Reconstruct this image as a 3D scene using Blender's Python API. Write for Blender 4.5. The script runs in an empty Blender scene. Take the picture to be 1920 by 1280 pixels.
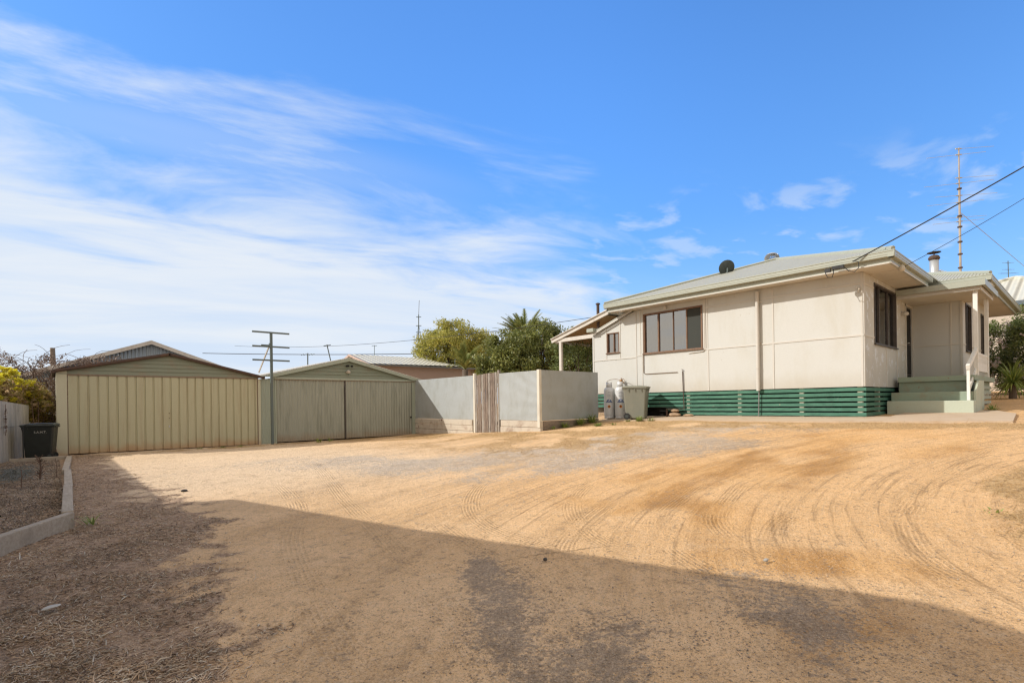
import bpy, bmesh, math, random
import numpy as np
from mathutils import Vector, Matrix
R = math.radians
rnd = random.Random(7)
rng = np.random.default_rng(11)
scene = bpy.context.scene
COL = scene.collection

# ------------------------------------------------------------------ camera
YAW = math.atan2(860, 970)
cam_data = bpy.data.cameras.new('camera')
cam = bpy.data.objects.new('camera', cam_data)
COL.objects.link(cam)
scene.camera = cam
cam_data.sensor_width = 36
cam_data.lens = 36 * 970 / 1920
cam_data.shift_y = 116 / 1920
cam_data.clip_start = 0.05
cam_data.clip_end = 3000
cam.matrix_world = Matrix.Translation((0, 0, 1.35)) @ Matrix.Rotation(-YAW, 4, 'Z') @ Matrix.Rotation(R(90), 4, 'X') @ Matrix.Rotation(R(-0.8), 4, 'Z')

# ------------------------------------------------------------------ light
SUN = Vector((-1, .69, .83)).normalized()
sl = bpy.data.lights.new('sun', 'SUN')
sl.energy = 3.4
sl.angle = R(0.6)
sl.color = (1, .955, .885)
so = bpy.data.objects.new('sun', sl)
COL.objects.link(so)
so.rotation_euler = SUN.to_track_quat('Z', 'Y').to_euler()
scene.view_settings.view_transform = 'Standard'
scene.view_settings.look = 'None'
scene.view_settings.exposure = 0.25
scene.view_settings.gamma = 1
scene.cycles.use_denoising = True
scene.cycles.filter_width = 1.3

world = bpy.data.worlds.new('World')
scene.world = world
world.use_nodes = True
W_ = world.node_tree
for n in list(W_.nodes):
    W_.nodes.remove(n)


class NT:
    """tiny node helper"""
    def __init__(s, tree):
        s.t = tree

    def n(s, typ, **kw):
        nd = s.t.nodes.new(typ)
        for k, v in kw.items():
            setattr(nd, k, v)
        return nd

    def put(s, sock, v):
        if isinstance(v, bpy.types.NodeSocket):
            s.t.links.new(v, sock)
        elif v is not None:
            if isinstance(v, (tuple, list)) and len(v) == 3 and sock.type == 'RGBA':
                v = (*v, 1)
            sock.default_value = v

    def math(s, op, a, b=None, c=None, clamp=False):
        nd = s.n('ShaderNodeMath', operation=op)
        nd.use_clamp = clamp
        s.put(nd.inputs[0], a)
        if b is not None:
            s.put(nd.inputs[1], b)
        if c is not None:
            s.put(nd.inputs[2], c)
        return nd.outputs[0]

    def vmath(s, op, a, b=None):
        nd = s.n('ShaderNodeVectorMath', operation=op)
        s.put(nd.inputs[0], a)
        if b is not None:
            s.put(nd.inputs[1], b)
        return nd.outputs['Value' if op in ('DOT_PRODUCT', 'LENGTH') else 'Vector']

    def mix(s, f, a, b, mode='MIX'):
        nd = s.n('ShaderNodeMix', data_type='RGBA', blend_type=mode)
        s.put(nd.inputs['Factor'], f)
        s.put(nd.inputs[6], a)
        s.put(nd.inputs[7], b)
        return nd.outputs[2]

    def ramp(s, v, lo, hi, a=0., b=1.):
        nd = s.n('ShaderNodeMapRange', interpolation_type='SMOOTHSTEP')
        for k, x in zip(('Value', 'From Min', 'From Max', 'To Min', 'To Max'), (v, lo, hi, a, b)):
            s.put(nd.inputs[k], x)
        return nd.outputs[0]

    def noise(s, vec, scale, detail=4, rough=.55, dist=0.):
        nd = s.n('ShaderNodeTexNoise')
        s.put(nd.inputs['Vector'], vec)
        nd.inputs['Scale'].default_value = scale
        nd.inputs['Detail'].default_value = detail
        nd.inputs['Roughness'].default_value = rough
        nd.inputs['Distortion'].default_value = dist
        return nd.outputs['Fac']

    def mapping(s, vec, scale=(1, 1, 1), rot=(0, 0, 0), loc=(0, 0, 0)):
        nd = s.n('ShaderNodeMapping')
        s.put(nd.inputs['Vector'], vec)
        nd.inputs['Scale'].default_value = scale
        nd.inputs['Rotation'].default_value = rot
        nd.inputs['Location'].default_value = loc
        return nd.outputs[0]

    def sep(s, vec):
        nd = s.n('ShaderNodeSeparateXYZ')
        s.put(nd.inputs[0], vec)
        return nd.outputs

    def comb(s, x, y, z):
        nd = s.n('ShaderNodeCombineXYZ')
        for i, v in enumerate((x, y, z)):
            s.put(nd.inputs[i], v)
        return nd.outputs[0]


w = NT(W_)
sky = w.n('ShaderNodeTexSky', sky_type='NISHITA', sun_disc=False)
sky.sun_elevation = math.asin(SUN.z)
sky.sun_rotation = math.atan2(SUN.x, SUN.y)
sky.altitude = 50
sky.air_density = 1.0
sky.dust_density = 0.4
sky.ozone_density = 2.0
d = w.n('ShaderNodeTexCoord').outputs['Generated']
dx, dy, dz = w.sep(d)
SKY_K = 0.15
# sky tinted to the strong blue of the afternoon
skyc = w.mix(1.0, sky.outputs[0], (0.73 * SKY_K, 1.28 * SKY_K, 1.87 * SKY_K), 'MULTIPLY')
rt = w.vmath('DOT_PRODUCT', d, (.748, -.664, 0))
damp = w.math('MULTIPLY', w.ramp(dz, .0, .55, .62, 1.0), w.math('MULTIPLY', w.ramp(rt, -.75, .2, .72, 1.0), w.ramp(rt, .05, .7, 1.0, .80)))
skyc = w.mix(1.0, skyc, w.comb(w.math('POWER', damp, .8), damp, w.math('POWER', damp, 1.15)), 'MULTIPLY')
zc = w.math('ADD', w.math('MAXIMUM', dz, 0.0), .10)
pl = w.comb(w.math('DIVIDE', dx, zc), w.math('DIVIDE', dy, zc), 0.0)
plr = w.mapping(pl, rot=(0, 0, R(13)))
st = w.mapping(plr, scale=(.3, .95, 1))
n1 = w.noise(st, 1.1, 6, .62, .5)
n2 = w.noise(w.mapping(plr, scale=(.6, 1.35, 1), loc=(3.1, 1.7, 0)), 1.5, 8, .60, .55)
n3 = w.noise(w.mapping(plr, scale=(.12, 1.3, 1), loc=(1.3, .2, 0)), .9, 3, .5, .3)
ub = w.math('SUBTRACT', w.math('MULTIPLY_ADD', rt, -.12, .355), w.math('MULTIPLY', w.math('MAXIMUM', w.math('SUBTRACT', rt, .12), 0.0), .75))
low = w.math('DIVIDE', w.math('SUBTRACT', ub, dz), .22)
low = w.math('MINIMUM', w.math('MAXIMUM', low, -1.5), 1.6)
c1 = w.math('ADD', w.math('ADD', low, w.math('ADD', w.ramp(rt, .2, -.5, .0, .30), w.math('MULTIPLY', w.ramp(dz, .30, .06, 0, .7), w.ramp(rt, .3, -.1)))), w.math('MULTIPLY', w.math('SUBTRACT', n2, .5), 3.4))
c1 = w.ramp(c1, -.15, 1.25, 0., .96)
leftg = w.ramp(rt, .1, -.55)
c2 = w.math('MULTIPLY', w.ramp(n3, .5, .72), w.math('MULTIPLY', leftg, w.ramp(dz, .56, .40)))
c2 = w.math('MULTIPLY', c2, .6)
n4 = w.noise(w.mapping(plr, scale=(1.3, 1.8, 1), loc=(7.3, 2.1, 0)), 2.4, 5, .55, .3)
puff = w.math('MULTIPLY', w.ramp(n4, .50, .66), w.math('MULTIPLY', w.ramp(dz, .40, .30), w.ramp(rt, .0, .2)))
puff = w.math('MULTIPLY', puff, .42)
hz = w.math('MULTIPLY', w.ramp(dz, .33, .02), w.math('MULTIPLY_ADD', w.ramp(rt, .6, -.2), .42, .24))
cl = w.math('MAXIMUM', w.math('MAXIMUM', c1, c2), w.math('MAXIMUM', puff, hz))
cloudc = w.mix(w.ramp(n1, .35, .65), (.58, .67, .80), (.70, .74, .79))
bg1 = w.n('ShaderNodeBackground')
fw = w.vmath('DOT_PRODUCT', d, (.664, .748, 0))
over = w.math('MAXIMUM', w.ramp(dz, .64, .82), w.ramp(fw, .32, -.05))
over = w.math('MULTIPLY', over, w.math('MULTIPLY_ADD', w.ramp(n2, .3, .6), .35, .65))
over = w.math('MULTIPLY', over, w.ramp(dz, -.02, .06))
# unseen bright cloud added overhead and behind the viewpoint to fill the shade
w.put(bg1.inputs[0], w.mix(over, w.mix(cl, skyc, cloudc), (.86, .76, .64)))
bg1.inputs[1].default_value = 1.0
wo = w.n('ShaderNodeOutputWorld')
W_.links.new(bg1.outputs[0], wo.inputs[0])

# ------------------------------------------------------------------ terrain height
CP = np.array([(0,0,0),(2,2,0),(0,8,0),(-.6,11,0.02),(.2,13,.04),(.07,18.4,.12),(5.1,18.4,.1),(11.05,18.3,.17),(11.05,14.5,.33),(11.05,11.2,.5),(12.8,11.2,.62),(14.4,12,.72),(14.4,8.5,.85),(14.4,3.65,.87),(17,1.9,.97),(13,1,.84),(5,5,.08),(5,12,.14),(8,8,.28),(10,4,.5),(4,0,.1),(8,0,.38),(-6,0,0),(-6,20,.1),(20,0,1.15),(25,1,1.33),(25,-5,1.3),(30,10,1.5),(10,-6,.5),(0,-8,0),(5,30,.1),(20,25,.8),(40,0,1.8),(-15,10,0),(0,50,.1),(40,30,1.5),(30,-20,1.2),(0,-25,0)], float)
def _k(r2):
    return np.where(r2 > 1e-9, .5 * r2 * np.log(np.maximum(r2, 1e-9)), 0)
_d2 = ((CP[:, None, :2] - CP[None, :, :2]) ** 2).sum(-1)
_n = len(CP)
_A = np.zeros((_n + 3, _n + 3))
_A[:_n, :_n] = _k(_d2) + np.eye(_n) * .3
_A[:_n, _n] = 1
_A[:_n, _n + 1:] = CP[:, :2]
_A[_n:, :_n] = _A[:_n, _n:].T
_W = np.linalg.solve(_A, np.r_[CP[:, 2], 0, 0, 0])
def gz(x, y):
    x = np.asarray(x, float)
    y = np.asarray(y, float)
    xc = np.clip(x, -15, 38)
    yc = np.clip(y, -22, 45)
    r = _W[_n] + _W[_n + 1] * xc + _W[_n + 2] * yc
    for i in range(_n):
        r = r + _W[i] * _k((xc - CP[i, 0]) ** 2 + (yc - CP[i, 1]) ** 2)
    return np.clip(r, -.2, 2.0)
def g1(x, y):
    return float(gz(x, y))

_vt = rng.random((64, 64))
def vnoise(x, y):
    xi = np.floor(x).astype(int); yi = np.floor(y).astype(int)
    fx = x - xi; fy = y - yi
    fx = fx * fx * (3 - 2 * fx); fy = fy * fy * (3 - 2 * fy)
    a = _vt[xi % 64, yi % 64]; b = _vt[(xi + 1) % 64, yi % 64]
    c = _vt[xi % 64, (yi + 1) % 64]; e = _vt[(xi + 1) % 64, (yi + 1) % 64]
    return (a * (1 - fx) + b * fx) * (1 - fy) + (c * (1 - fx) + e * fx) * fy
def fbm(x, y, o=4):
    s = 0; a = .5
    for i in range(o):
        s = s + a * vnoise(x * 2 ** i + 13.7 * i, y * 2 ** i + 7.1 * i)
        a *= .5
    return s / (1 - .5 ** o)

# ------------------------------------------------------------------ materials
def new_mat(name):
    m = bpy.data.materials.new(name)
    m.use_nodes = True
    t = m.node_tree
    b = t.nodes['Principled BSDF']
    return m, NT(t), b

def pos(k):
    return k.n('ShaderNodeNewGeometry').outputs['Position']

def bump(k, b, h, strength=.3, dist=.01):
    nd = k.n('ShaderNodeBump')
    nd.inputs['Strength'].default_value = strength
    nd.inputs['Distance'].default_value = dist
    k.put(nd.inputs['Height'], h)
    k.put(b.inputs['Normal'], nd.outputs[0])

def paint(name, col, dirt=(.3, .25, .18), amt=.25, rough=.55, scale=1.5, stretch=(1, 1, .35), metal=0., fine=40, bstr=.15, spots=None, lowdirt=None):
    """painted or weathered surface: base colour with blotchy wear, vertical streaks and fine grain"""
    m, k, b = new_mat(name)
    p = pos(k)
    a = k.noise(k.mapping(p, scale=stretch), scale, 6, .65, .3)
    a = k.ramp(a, .45, .78)
    f = k.noise(p, fine, 3, .6)
    c = k.mix(k.math('MULTIPLY', a, amt), col, dirt)
    c = k.mix(k.ramp(f, .3, .75, 0, .18), c, tuple(x * .72 for x in col))
    if spots:
        s = k.noise(k.mapping(p, scale=(1, 1, 1), loc=(5, 2, 1)), spots[1], 4, .7)
        c = k.mix(k.ramp(s, spots[2], spots[2] + .04), c, spots[0])
    if lowdirt:
        z0, z1, dc, am = lowdirt
        z = k.sep(p)[2]
        g = k.ramp(k.math('ADD', z, k.math('MULTIPLY', k.math('SUBTRACT', k.noise(p, 3, 5), .5), .35)), z1, z0)
        c = k.mix(k.math('MULTIPLY', g, am), c, dc)
    k.put(b.inputs['Base Color'], c)
    b.inputs['Roughness'].default_value = rough
    b.inputs['Metallic'].default_value = metal
    bump(k, b, k.math('ADD', f, k.math('MULTIPLY', a, .6)), bstr, .004)
    return m

def wood(name, col, col2, along='X', rough=.85, spots=None):
    m, k, b = new_mat(name)
    p = pos(k)
    sc = {'X': (.12, 1, 1), 'Y': (1, .12, 1), 'Z': (1, 1, .12)}[along]
    a = k.noise(k.mapping(p, scale=sc), 26, 6, .7, .6)
    g = k.noise(p, 2.2, 4, .6)
    c = k.mix(k.ramp(a, .35, .7), col, col2)
    c = k.mix(k.ramp(g, .5, .75, 0, .45), c, tuple(x * .55 for x in col2))
    if spots:
        s = k.noise(p, spots[1], 4, .7)
        c = k.mix(k.ramp(s, spots[2], spots[2] + .06), c, spots[0])
    k.put(b.inputs['Base Color'], c)
    b.inputs['Roughness'].default_value = rough
    bump(k, b, a, .35, .006)
    return m

def leafmat(name, cols, trans=.25, rough=.55):
    """leaf colour picked per leaf"""
    m, k, b = new_mat(name)
    r = k.n('ShaderNodeNewGeometry').outputs['Random Per Island']
    cr = k.n('ShaderNodeValToRGB')
    k.put(cr.inputs[0], r)
    el = cr.color_ramp.elements
    el[0].color = (*cols[0], 1)
    el[1].color = (*cols[-1], 1)
    for i in range(1, len(cols) - 1):
        e = el.new(i / (len(cols) - 1))
        e.color = (*cols[i], 1)
    g = k.noise(pos(k), 1.3, 3)
    c = k.mix(k.ramp(g, .35, .65, 0, .55), cr.outputs[0], tuple(x * .6 for x in cols[0]))
    k.put(b.inputs['Base Color'], c)
    b.inputs['Roughness'].default_value = rough
    tr = k.n('ShaderNodeBsdfTranslucent')
    k.put(tr.inputs[0], c)
    mx = k.n('ShaderNodeMixShader')
    mx.inputs[0].default_value = trans
    k.t.links.new(b.outputs[0], mx.inputs[1])
    k.t.links.new(tr.outputs[0], mx.inputs[2])
    k.t.links.new(mx.outputs[0], k.t.nodes['Material Output'].inputs[0])
    return m

def simple(name, col, rough=.5, metal=0., var=.15, scale=8):
    m, k, b = new_mat(name)
    p = pos(k)
    f = k.noise(p, scale, 5, .6)
    k.put(b.inputs['Base Color'], k.mix(k.ramp(f, .3, .7, 0, 1), col, tuple(x * (1 - var * 2) for x in col)))
    k.put(b.inputs['Roughness'], k.ramp(f, .2, .8, rough * .85, min(1, rough * 1.15)))
    b.inputs['Metallic'].default_value = metal
    return m

def glassmat(name, tint, refl=.35):
    m, k, b = new_mat(name)
    p = pos(k)
    tr = k.n('ShaderNodeBsdfTransparent')
    tr.inputs[0].default_value = (*tint, 1)
    gl = k.n('ShaderNodeBsdfGlossy')
    gl.inputs['Roughness'].default_value = .02
    gl.inputs['Color'].default_value = (.9, .93, .97, 1)
    bn = k.n('ShaderNodeBump')
    bn.inputs['Strength'].default_value = .05
    bn.inputs['Distance'].default_value = .02
    k.put(bn.inputs['Height'], k.noise(p, 1.6, 2))
    k.put(gl.inputs['Normal'], bn.outputs[0])
    fr = k.n('ShaderNodeFresnel')
    fr.inputs[0].default_value = 1.5
    mx = k.n('ShaderNodeMixShader')
    k.put(mx.inputs[0], k.math('ADD', fr.outputs[0], refl, clamp=True))
    k.t.links.new(tr.outputs[0], mx.inputs[1])
    k.t.links.new(gl.outputs[0], mx.inputs[2])
    k.t.links.new(mx.outputs[0], k.t.nodes['Material Output'].inputs[0])
    return m

M = {}
CREAM = (.545, .545, .51)
M['cream'] = paint('cream_paint', CREAM, (.44, .40, .30), .42, .6, 1.3, spots=((.36, .33, .26), 7, .70), bstr=.1, lowdirt=(1.6, 2.15, (.40, .35, .26), .45))
M['cream_dirty'] = paint('cream_paint_peeling', (.52, .51, .465), (.36, .37, .36), .6, .6, 1.6, spots=((.60, .63, .66), 3.2, .56), bstr=.25, lowdirt=(1.6, 2.9, (.36, .36, .34), .5))
M['trim'] = paint('cream_trim', (.56, .535, .48), (.4, .35, .25), .3, .55, 3)
M['soffit'] = paint('soffit_paint', (.60, .55, .47), (.4, .36, .3), .3, .65, 1.5, stretch=(1, 1, 1))
M['gutter'] = paint('sage_gutter', (.37, .39, .325), (.28, .27, .2), .3, .4, 4)
M['slat'] = wood('green_slats', (.075, .205, .14), (.032, .115, .075), 'Y', .75, ((.24, .25, .19), 9, .66))
M['slatx'] = wood('green_slats_front', (.06, .18, .125), (.03, .11, .075), 'X', .6, ((.12, .1, .07), 12, .72))
M['brownframe'] = wood('brown_frame', (.19, .10, .05), (.12, .06, .03), 'Z', .5)
M['darkframe'] = simple('dark_frame', (.07, .055, .045), .45)
M['glass'] = glassmat('window_glass', (.40, .43, .43), .30)
M['glassdark'] = glassmat('front_glass', (.6, .6, .58), .06)
M['curtain'] = simple('pale_curtain', (.45, .44, .40), .9, 0, .2, 3)
M['sheer'] = simple('sheer_curtain', (.75, .75, .68), .9, 0, .2, 3)
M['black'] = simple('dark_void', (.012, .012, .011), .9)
M['screen'] = simple('flyscreen', (.05, .055, .045), .8, 0, .3, 200)
M['deck'] = paint('green_concrete_paint', (.27, .33, .25), (.30, .18, .10), .5, .7, 3.5, stretch=(1, 1, 1), spots=((.25, .12, .07), 7, .66), bstr=.3)
M['step'] = paint('pale_green_steps', (.46, .50, .40), (.45, .40, .28), .5, .75, 3, stretch=(1, 1, 1), spots=((.26, .11, .07), 6, .68), bstr=.3)
M['white'] = paint('white_paint', (.76, .75, .70), (.35, .33, .28), .35, .5, 5)
M['galv'] = paint('galvanised', (.50, .51, .51), (.28, .27, .25), .4, .42, 5, metal=.5, bstr=.05)
M['rust'] = paint('rusty_steel', (.075, .045, .032), (.18, .08, .04), .6, .8, 8, stretch=(1, 1, 1), bstr=.4)
M['cable'] = simple('black_cable', (.02, .02, .02), .6)
M['palewire'] = simple('pale_wire', (.5, .48, .44), .6)
M['greycable'] = simple('grey_cable', (.22, .21, .2), .6)
M['concrete'] = paint('concrete', (.50, .385, .27), (.40, .26, .14), .75, .9, 2.2, stretch=(1, 1, 1), fine=60, bstr=.4)
M['stump'] = paint('pale_stump', (.50, .46, .38), (.3, .2, .12), .5, .85, 5)
M['steel_post'] = paint('grey_green_post', (.10, .13, .125), (.16, .13, .1), .4, .5, 6)
M['fence_sheet'] = None
SH1 = (.44, .405, .265)
M['shed1'] = paint('olive_shed_door', (.45, .43, .285), (.33, .25, .15), .5, .5, 3, stretch=(2.5, 2.5, .22), lowdirt=(.1, .45, (.40, .24, .12), .85), spots=((.25, .12, .06), 9, .71))
M['shed1w'] = paint('olive_shed_wall', (.52, .50, .36), (.3, .22, .12), .3, .5, 2, stretch=(2, 2, .25), lowdirt=(.1, .35, (.42, .26, .14), .7))
M['gable1'] = paint('shed_gable_boards', (.215, .235, .17), (.28, .13, .07), .45, .6, 2, stretch=(1, 1, 2))
M['shed2'] = paint('grey_green_shed_door', (.325, .335, .275), (.13, .145, .105), .65, .5, 2.6, stretch=(2.5, 2.5, .25), lowdirt=(.12, .5, (.27, .19, .12), .7), spots=((.5, .5, .42), 6, .70))
M['gable2'] = paint('shed2_gable_boards', (.215, .245, .18), (.24, .14, .09), .4, .6, 2.5, stretch=(1, 1, 3))
M['post2'] = paint('pale_green_post', (.35, .39, .31), (.2, .18, .13), .3, .5, 4)
M['header'] = paint('header_rail', (.22, .16, .11), (.16, .08, .05), .6, .7, 6)
M['plank'] = wood('weathered_planks', (.27, .215, .17), (.12, .085, .065), 'Z', .9)
M['plank_b'] = wood('weathered_planks_silver', (.36, .33, .29), (.17, .13, .10), 'Z', .9)
M['sleeper'] = paint('whitewashed_sleeper', (.54, .48, .39), (.24, .14, .09), .85, .85, 2.6, stretch=(1, 1, 1), spots=((.12, .055, .04), 5, .66), bstr=.5)
M['sleeper_dark'] = wood('old_sleeper', (.27, .22, .17), (.15, .11, .085), 'X', .9)
M['bed_sleeper'] = wood('pale_garden_sleeper', (.44, .375, .285), (.33, .27, .20), 'Y', .9)
M['cornerpost'] = paint('cream_corner_post', (.66, .62, .52), (.3, .25, .2), .4, .6, 4)
M['mauve'] = paint('brown_render', (.31, .235, .20), (.24, .18, .15), .3, .85, 1)
M['bargewhite'] = paint('weathered_white_timber', (.62, .57, .50), (.3, .24, .18), .5, .8, 5)
M['brownply'] = wood('brown_ceiling', (.34, .21, .10), (.24, .14, .065), 'X', .8)

def sheetmat(name, col, pitch, axis, dark=.75, rough=.5, dirt=(.3, .27, .2), amt=.2, bs=.9):
    """corrugated sheet: ribs as bump running across the given axis"""
    m, k, b = new_mat(name)
    p = pos(k)
    o = k.sep(p)['XYZ'.index(axis)]
    s = k.math('SINE', k.math('MULTIPLY', o, 2 * math.pi / pitch))
    a = k.ramp(k.noise(k.mapping(p, scale=(1.6, 1.6, .8)), 1.6, 7, .7, .3), .42, .75)
    c = k.mix(k.math('MULTIPLY', a, amt), col, dirt)
    c = k.mix(k.ramp(k.noise(p, 30, 3), .3, .7, 0, .2), c, tuple(x * .75 for x in col))
    k.put(b.inputs['Base Color'], c)
    b.inputs['Roughness'].default_value = rough
    bump(k, b, s, bs, pitch * .18)
    return m
M['roof_y'] = sheetmat('sage_roof_sheet', (.42, .42, .35), .076, 'Y')
M['roof_x'] = sheetmat('sage_roof_sheet_front', (.42, .42, .35), .076, 'X')
M['roof_pale'] = sheetmat('pale_roof_sheet', (.62, .60, .52), .15, 'X')
M['roof_far'] = sheetmat('far_roof_sheet', (.62, .60, .50), .4, 'Y')
M['roof_farx'] = sheetmat('far_roof_sheet_front', (.60, .59, .50), .4, 'X')
M['miniorb'] = sheetmat('grey_fence_sheet', (.38, .405, .40), .034, 'Z', amt=.9, dirt=(.30, .31, .275), rough=.5, bs=.6)
M['fibro'] = None

def grooved(name, col, dirt):
    m, k, b = new_mat(name)
    p = pos(k)
    st = k.noise(k.mapping(p, scale=(2.5, 2.5, .3)), 2.2, 6, .7, .6)
    c = k.mix(k.ramp(st, .42, .7, 0, .8), col, dirt)
    c = k.mix(k.ramp(k.noise(p, 18, 5), .3, .7, 0, .35), c, tuple(x * .65 for x in col))
    k.put(b.inputs['Base Color'], c)
    b.inputs['Roughness'].default_value = .9
    bump(k, b, st, .3, .01)
    return m
M['fibro'] = grooved('weathered_cement_sheet', (.47, .44, .385), (.23, .225, .19))

# ------------------------------------------------------------------ mesh helpers
def build_each(mb, name, mat, parent=None, bevel=0.):
    """every box of the builder becomes a part of its own"""
    for i in range(0, len(mb.v), 8):
        b = MB(); b.v = mb.v[i:i + 8]; b.f = [(0,3,2,1),(4,5,6,7),(0,1,5,4),(1,2,6,5),(2,3,7,6),(3,0,4,7)]
        b.build(name, mat, parent, bevel=bevel)

class MB:
    def __init__(s):
        s.v = []; s.f = []

    def add(s, vs, fs):
        o = len(s.v)
        s.v += [tuple(v) for v in vs]
        s.f += [tuple(i + o for i in f) for f in fs]
        return s

    def box(s, x0, x1, y0, y1, z0, z1):
        vs = [(x0,y0,z0),(x1,y0,z0),(x1,y1,z0),(x0,y1,z0),(x0,y0,z1),(x1,y0,z1),(x1,y1,z1),(x0,y1,z1)]
        return s.add(vs, [(0,3,2,1),(4,5,6,7),(0,1,5,4),(1,2,6,5),(2,3,7,6),(3,0,4,7)])

    def beam(s, a, b, wd, ht, upv=(0, 0, 1)):
        a = Vector(a); b = Vector(b)
        t = (b - a).normalized()
        sd = t.cross(Vector(upv))
        if sd.length < 1e-4:
            sd = t.cross(Vector((1, 0, 0)))
        sd.normalize()
        u = sd.cross(t).normalized()
        vs = []
        for q in (a, b):
            for i, j in ((-1, -1), (1, -1), (1, 1), (-1, 1)):
                vs.append(q + sd * wd / 2 * i + u * ht / 2 * j)
        return s.add(vs, [(0,1,2,3),(7,6,5,4),(0,4,5,1),(1,5,6,2),(2,6,7,3),(3,7,4,0)])

    def tube(s, pts, rad, n=8, cap=True):
        pts = [Vector(p) for p in pts]
        if not isinstance(rad, (list, tuple)):
            rad = [rad] * len(pts)
        o = len(s.v)
        t0 = (pts[1] - pts[0]).normalized()
        u = t0.orthogonal().normalized()
        for i, p in enumerate(pts):
            t = (pts[min(i + 1, len(pts) - 1)] - pts[max(i - 1, 0)]).normalized()
            u = (u - t * u.dot(t)).normalized()
            v = t.cross(u)
            for j in range(n):
                a = 2 * math.pi * j / n
                s.v.append(tuple(p + (u * math.cos(a) + v * math.sin(a)) * rad[i]))
        for i in range(len(pts) - 1):
            for j in range(n):
                a = o + i * n + j; b = o + i * n + (j + 1) % n
                s.f.append((a, b, b + n, a + n))
        if cap:
            s.f.append(tuple(o + j for j in range(n))[::-1])
            s.f.append(tuple(o + (len(pts) - 1) * n + j for j in range(n)))
        return s

    def lathe(s, c, prof, n=24, a0=0., a1=2 * math.pi):
        o = len(s.v)
        full = abs(a1 - a0 - 2 * math.pi) < 1e-6
        m = n if full else n + 1
        for r, z in prof:
            for j in range(m):
                a = a0 + (a1 - a0) * j / n
                s.v.append((c[0] + r * math.cos(a), c[1] + r * math.sin(a), c[2] + z))
        for i in range(len(prof) - 1):
            for j in range(n):
                a = o + i * m + j; b = o + i * m + (j + 1) % m
                s.f.append((a, b, b + m, a + m))
        return s

    def prism(s, poly, ext):
        """planar polygon (3d points) extruded by vector"""
        e = Vector(ext); n = len(poly)
        vs = [Vector(p) for p in poly] + [Vector(p) + e for p in poly]
        fs = [tuple(range(n))[::-1], tuple(range(n, 2 * n))]
        fs += [(i, (i + 1) % n, (i + 1) % n + n, i + n) for i in range(n)]
        return s.add(vs, fs)

    def xform(s, m):
        s.v = [tuple(m @ Vector(v)) for v in s.v]
        return s

    def build(s, name, mat, parent=None, smooth=False, bevel=0., recalc=True):
        me = bpy.data.meshes.new(name)
        me.from_pydata(s.v, [], s.f)
        if recalc:
            bm = bmesh.new(); bm.from_mesh(me)
            bmesh.ops.recalc_face_normals(bm, faces=bm.faces)
            bm.to_mesh(me); bm.free()
        me.materials.append(mat)
        if smooth:
            me.polygons.foreach_set('use_smooth', [True] * len(me.polygons))
        o = bpy.data.objects.new(name, me)
        COL.objects.link(o)
        if parent is not None:
            o.parent = parent
            o.matrix_parent_inverse = Matrix.Identity(4)
            o.location = -Vector(base_of(parent))
        if bevel:
            b = o.modifiers.new('bevel', 'BEVEL')
            b.width = bevel; b.segments = 2; b.limit_method = 'ANGLE'
        if smooth:
            pass
        return o

BASES = {}
def base_of(o):
    """world position of a parent's origin (all parents here are unrotated)"""
    p = Vector(o.location)
    while o.parent is not None:
        o = o.parent
        p += Vector(o.location)
    return p

def tag(o, label=None, cat=None, group=None, kind=None):
    if label: o['label'] = label
    if cat: o['category'] = cat
    if group: o['group'] = group
    if kind: o['kind'] = kind
    return o

def thing(name, loc, label, cat, group=None):
    o = bpy.data.objects.new(name, None)
    o.location = loc
    o.empty_display_size = .2
    COL.objects.link(o)
    return tag(o, label, cat, group)

def copy_tree(o, parent=None):
    c = o.copy()
    COL.objects.link(c)
    c.parent = parent
    for ch in [x for x in bpy.data.objects if x.parent is o]:
        copy_tree(ch, c)
    return c

def arrmesh(name, verts, faces, mat, smooth=False, parent=None):
    """numpy verts (N,3), faces (M,k) -> object"""
    me = bpy.data.meshes.new(name)
    k = faces.shape[1]
    me.vertices.add(len(verts)); me.vertices.foreach_set('co', verts.astype(np.float32).ravel())
    me.loops.add(faces.size); me.loops.foreach_set('vertex_index', faces.astype(np.int32).ravel())
    me.polygons.add(len(faces))
    me.polygons.foreach_set('loop_start', np.arange(0, faces.size, k, dtype=np.int32))
    me.polygons.foreach_set('loop_total', np.full(len(faces), k, dtype=np.int32))
    me.update(calc_edges=True)
    me.validate()
    me.materials.append(mat)
    if smooth:
        me.polygons.foreach_set('use_smooth', np.ones(len(faces), bool))
    o = bpy.data.objects.new(name, me)
    COL.objects.link(o)
    if parent is not None:
        o.parent = parent
        o.location = -base_of(parent)
    return o

def catmull(pts, step=.15):
    P = [np.array(p, float) for p in pts]
    P = [2 * P[0] - P[1]] + P + [2 * P[-1] - P[-2]]
    out = []
    for i in range(1, len(P) - 2):
        n = max(2, int(np.linalg.norm(P[i + 1] - P[i]) / step))
        for j in range(n):
            t = j / n
            out.append(.5 * (2 * P[i] + (P[i + 1] - P[i - 1]) * t + (2 * P[i - 1] - 5 * P[i] + 4 * P[i + 1] - P[i + 2]) * t * t + (3 * P[i] - P[i - 1] - 3 * P[i + 1] + P[i + 2]) * t ** 3))
    out.append(P[-2])
    return np.array(out)

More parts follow.
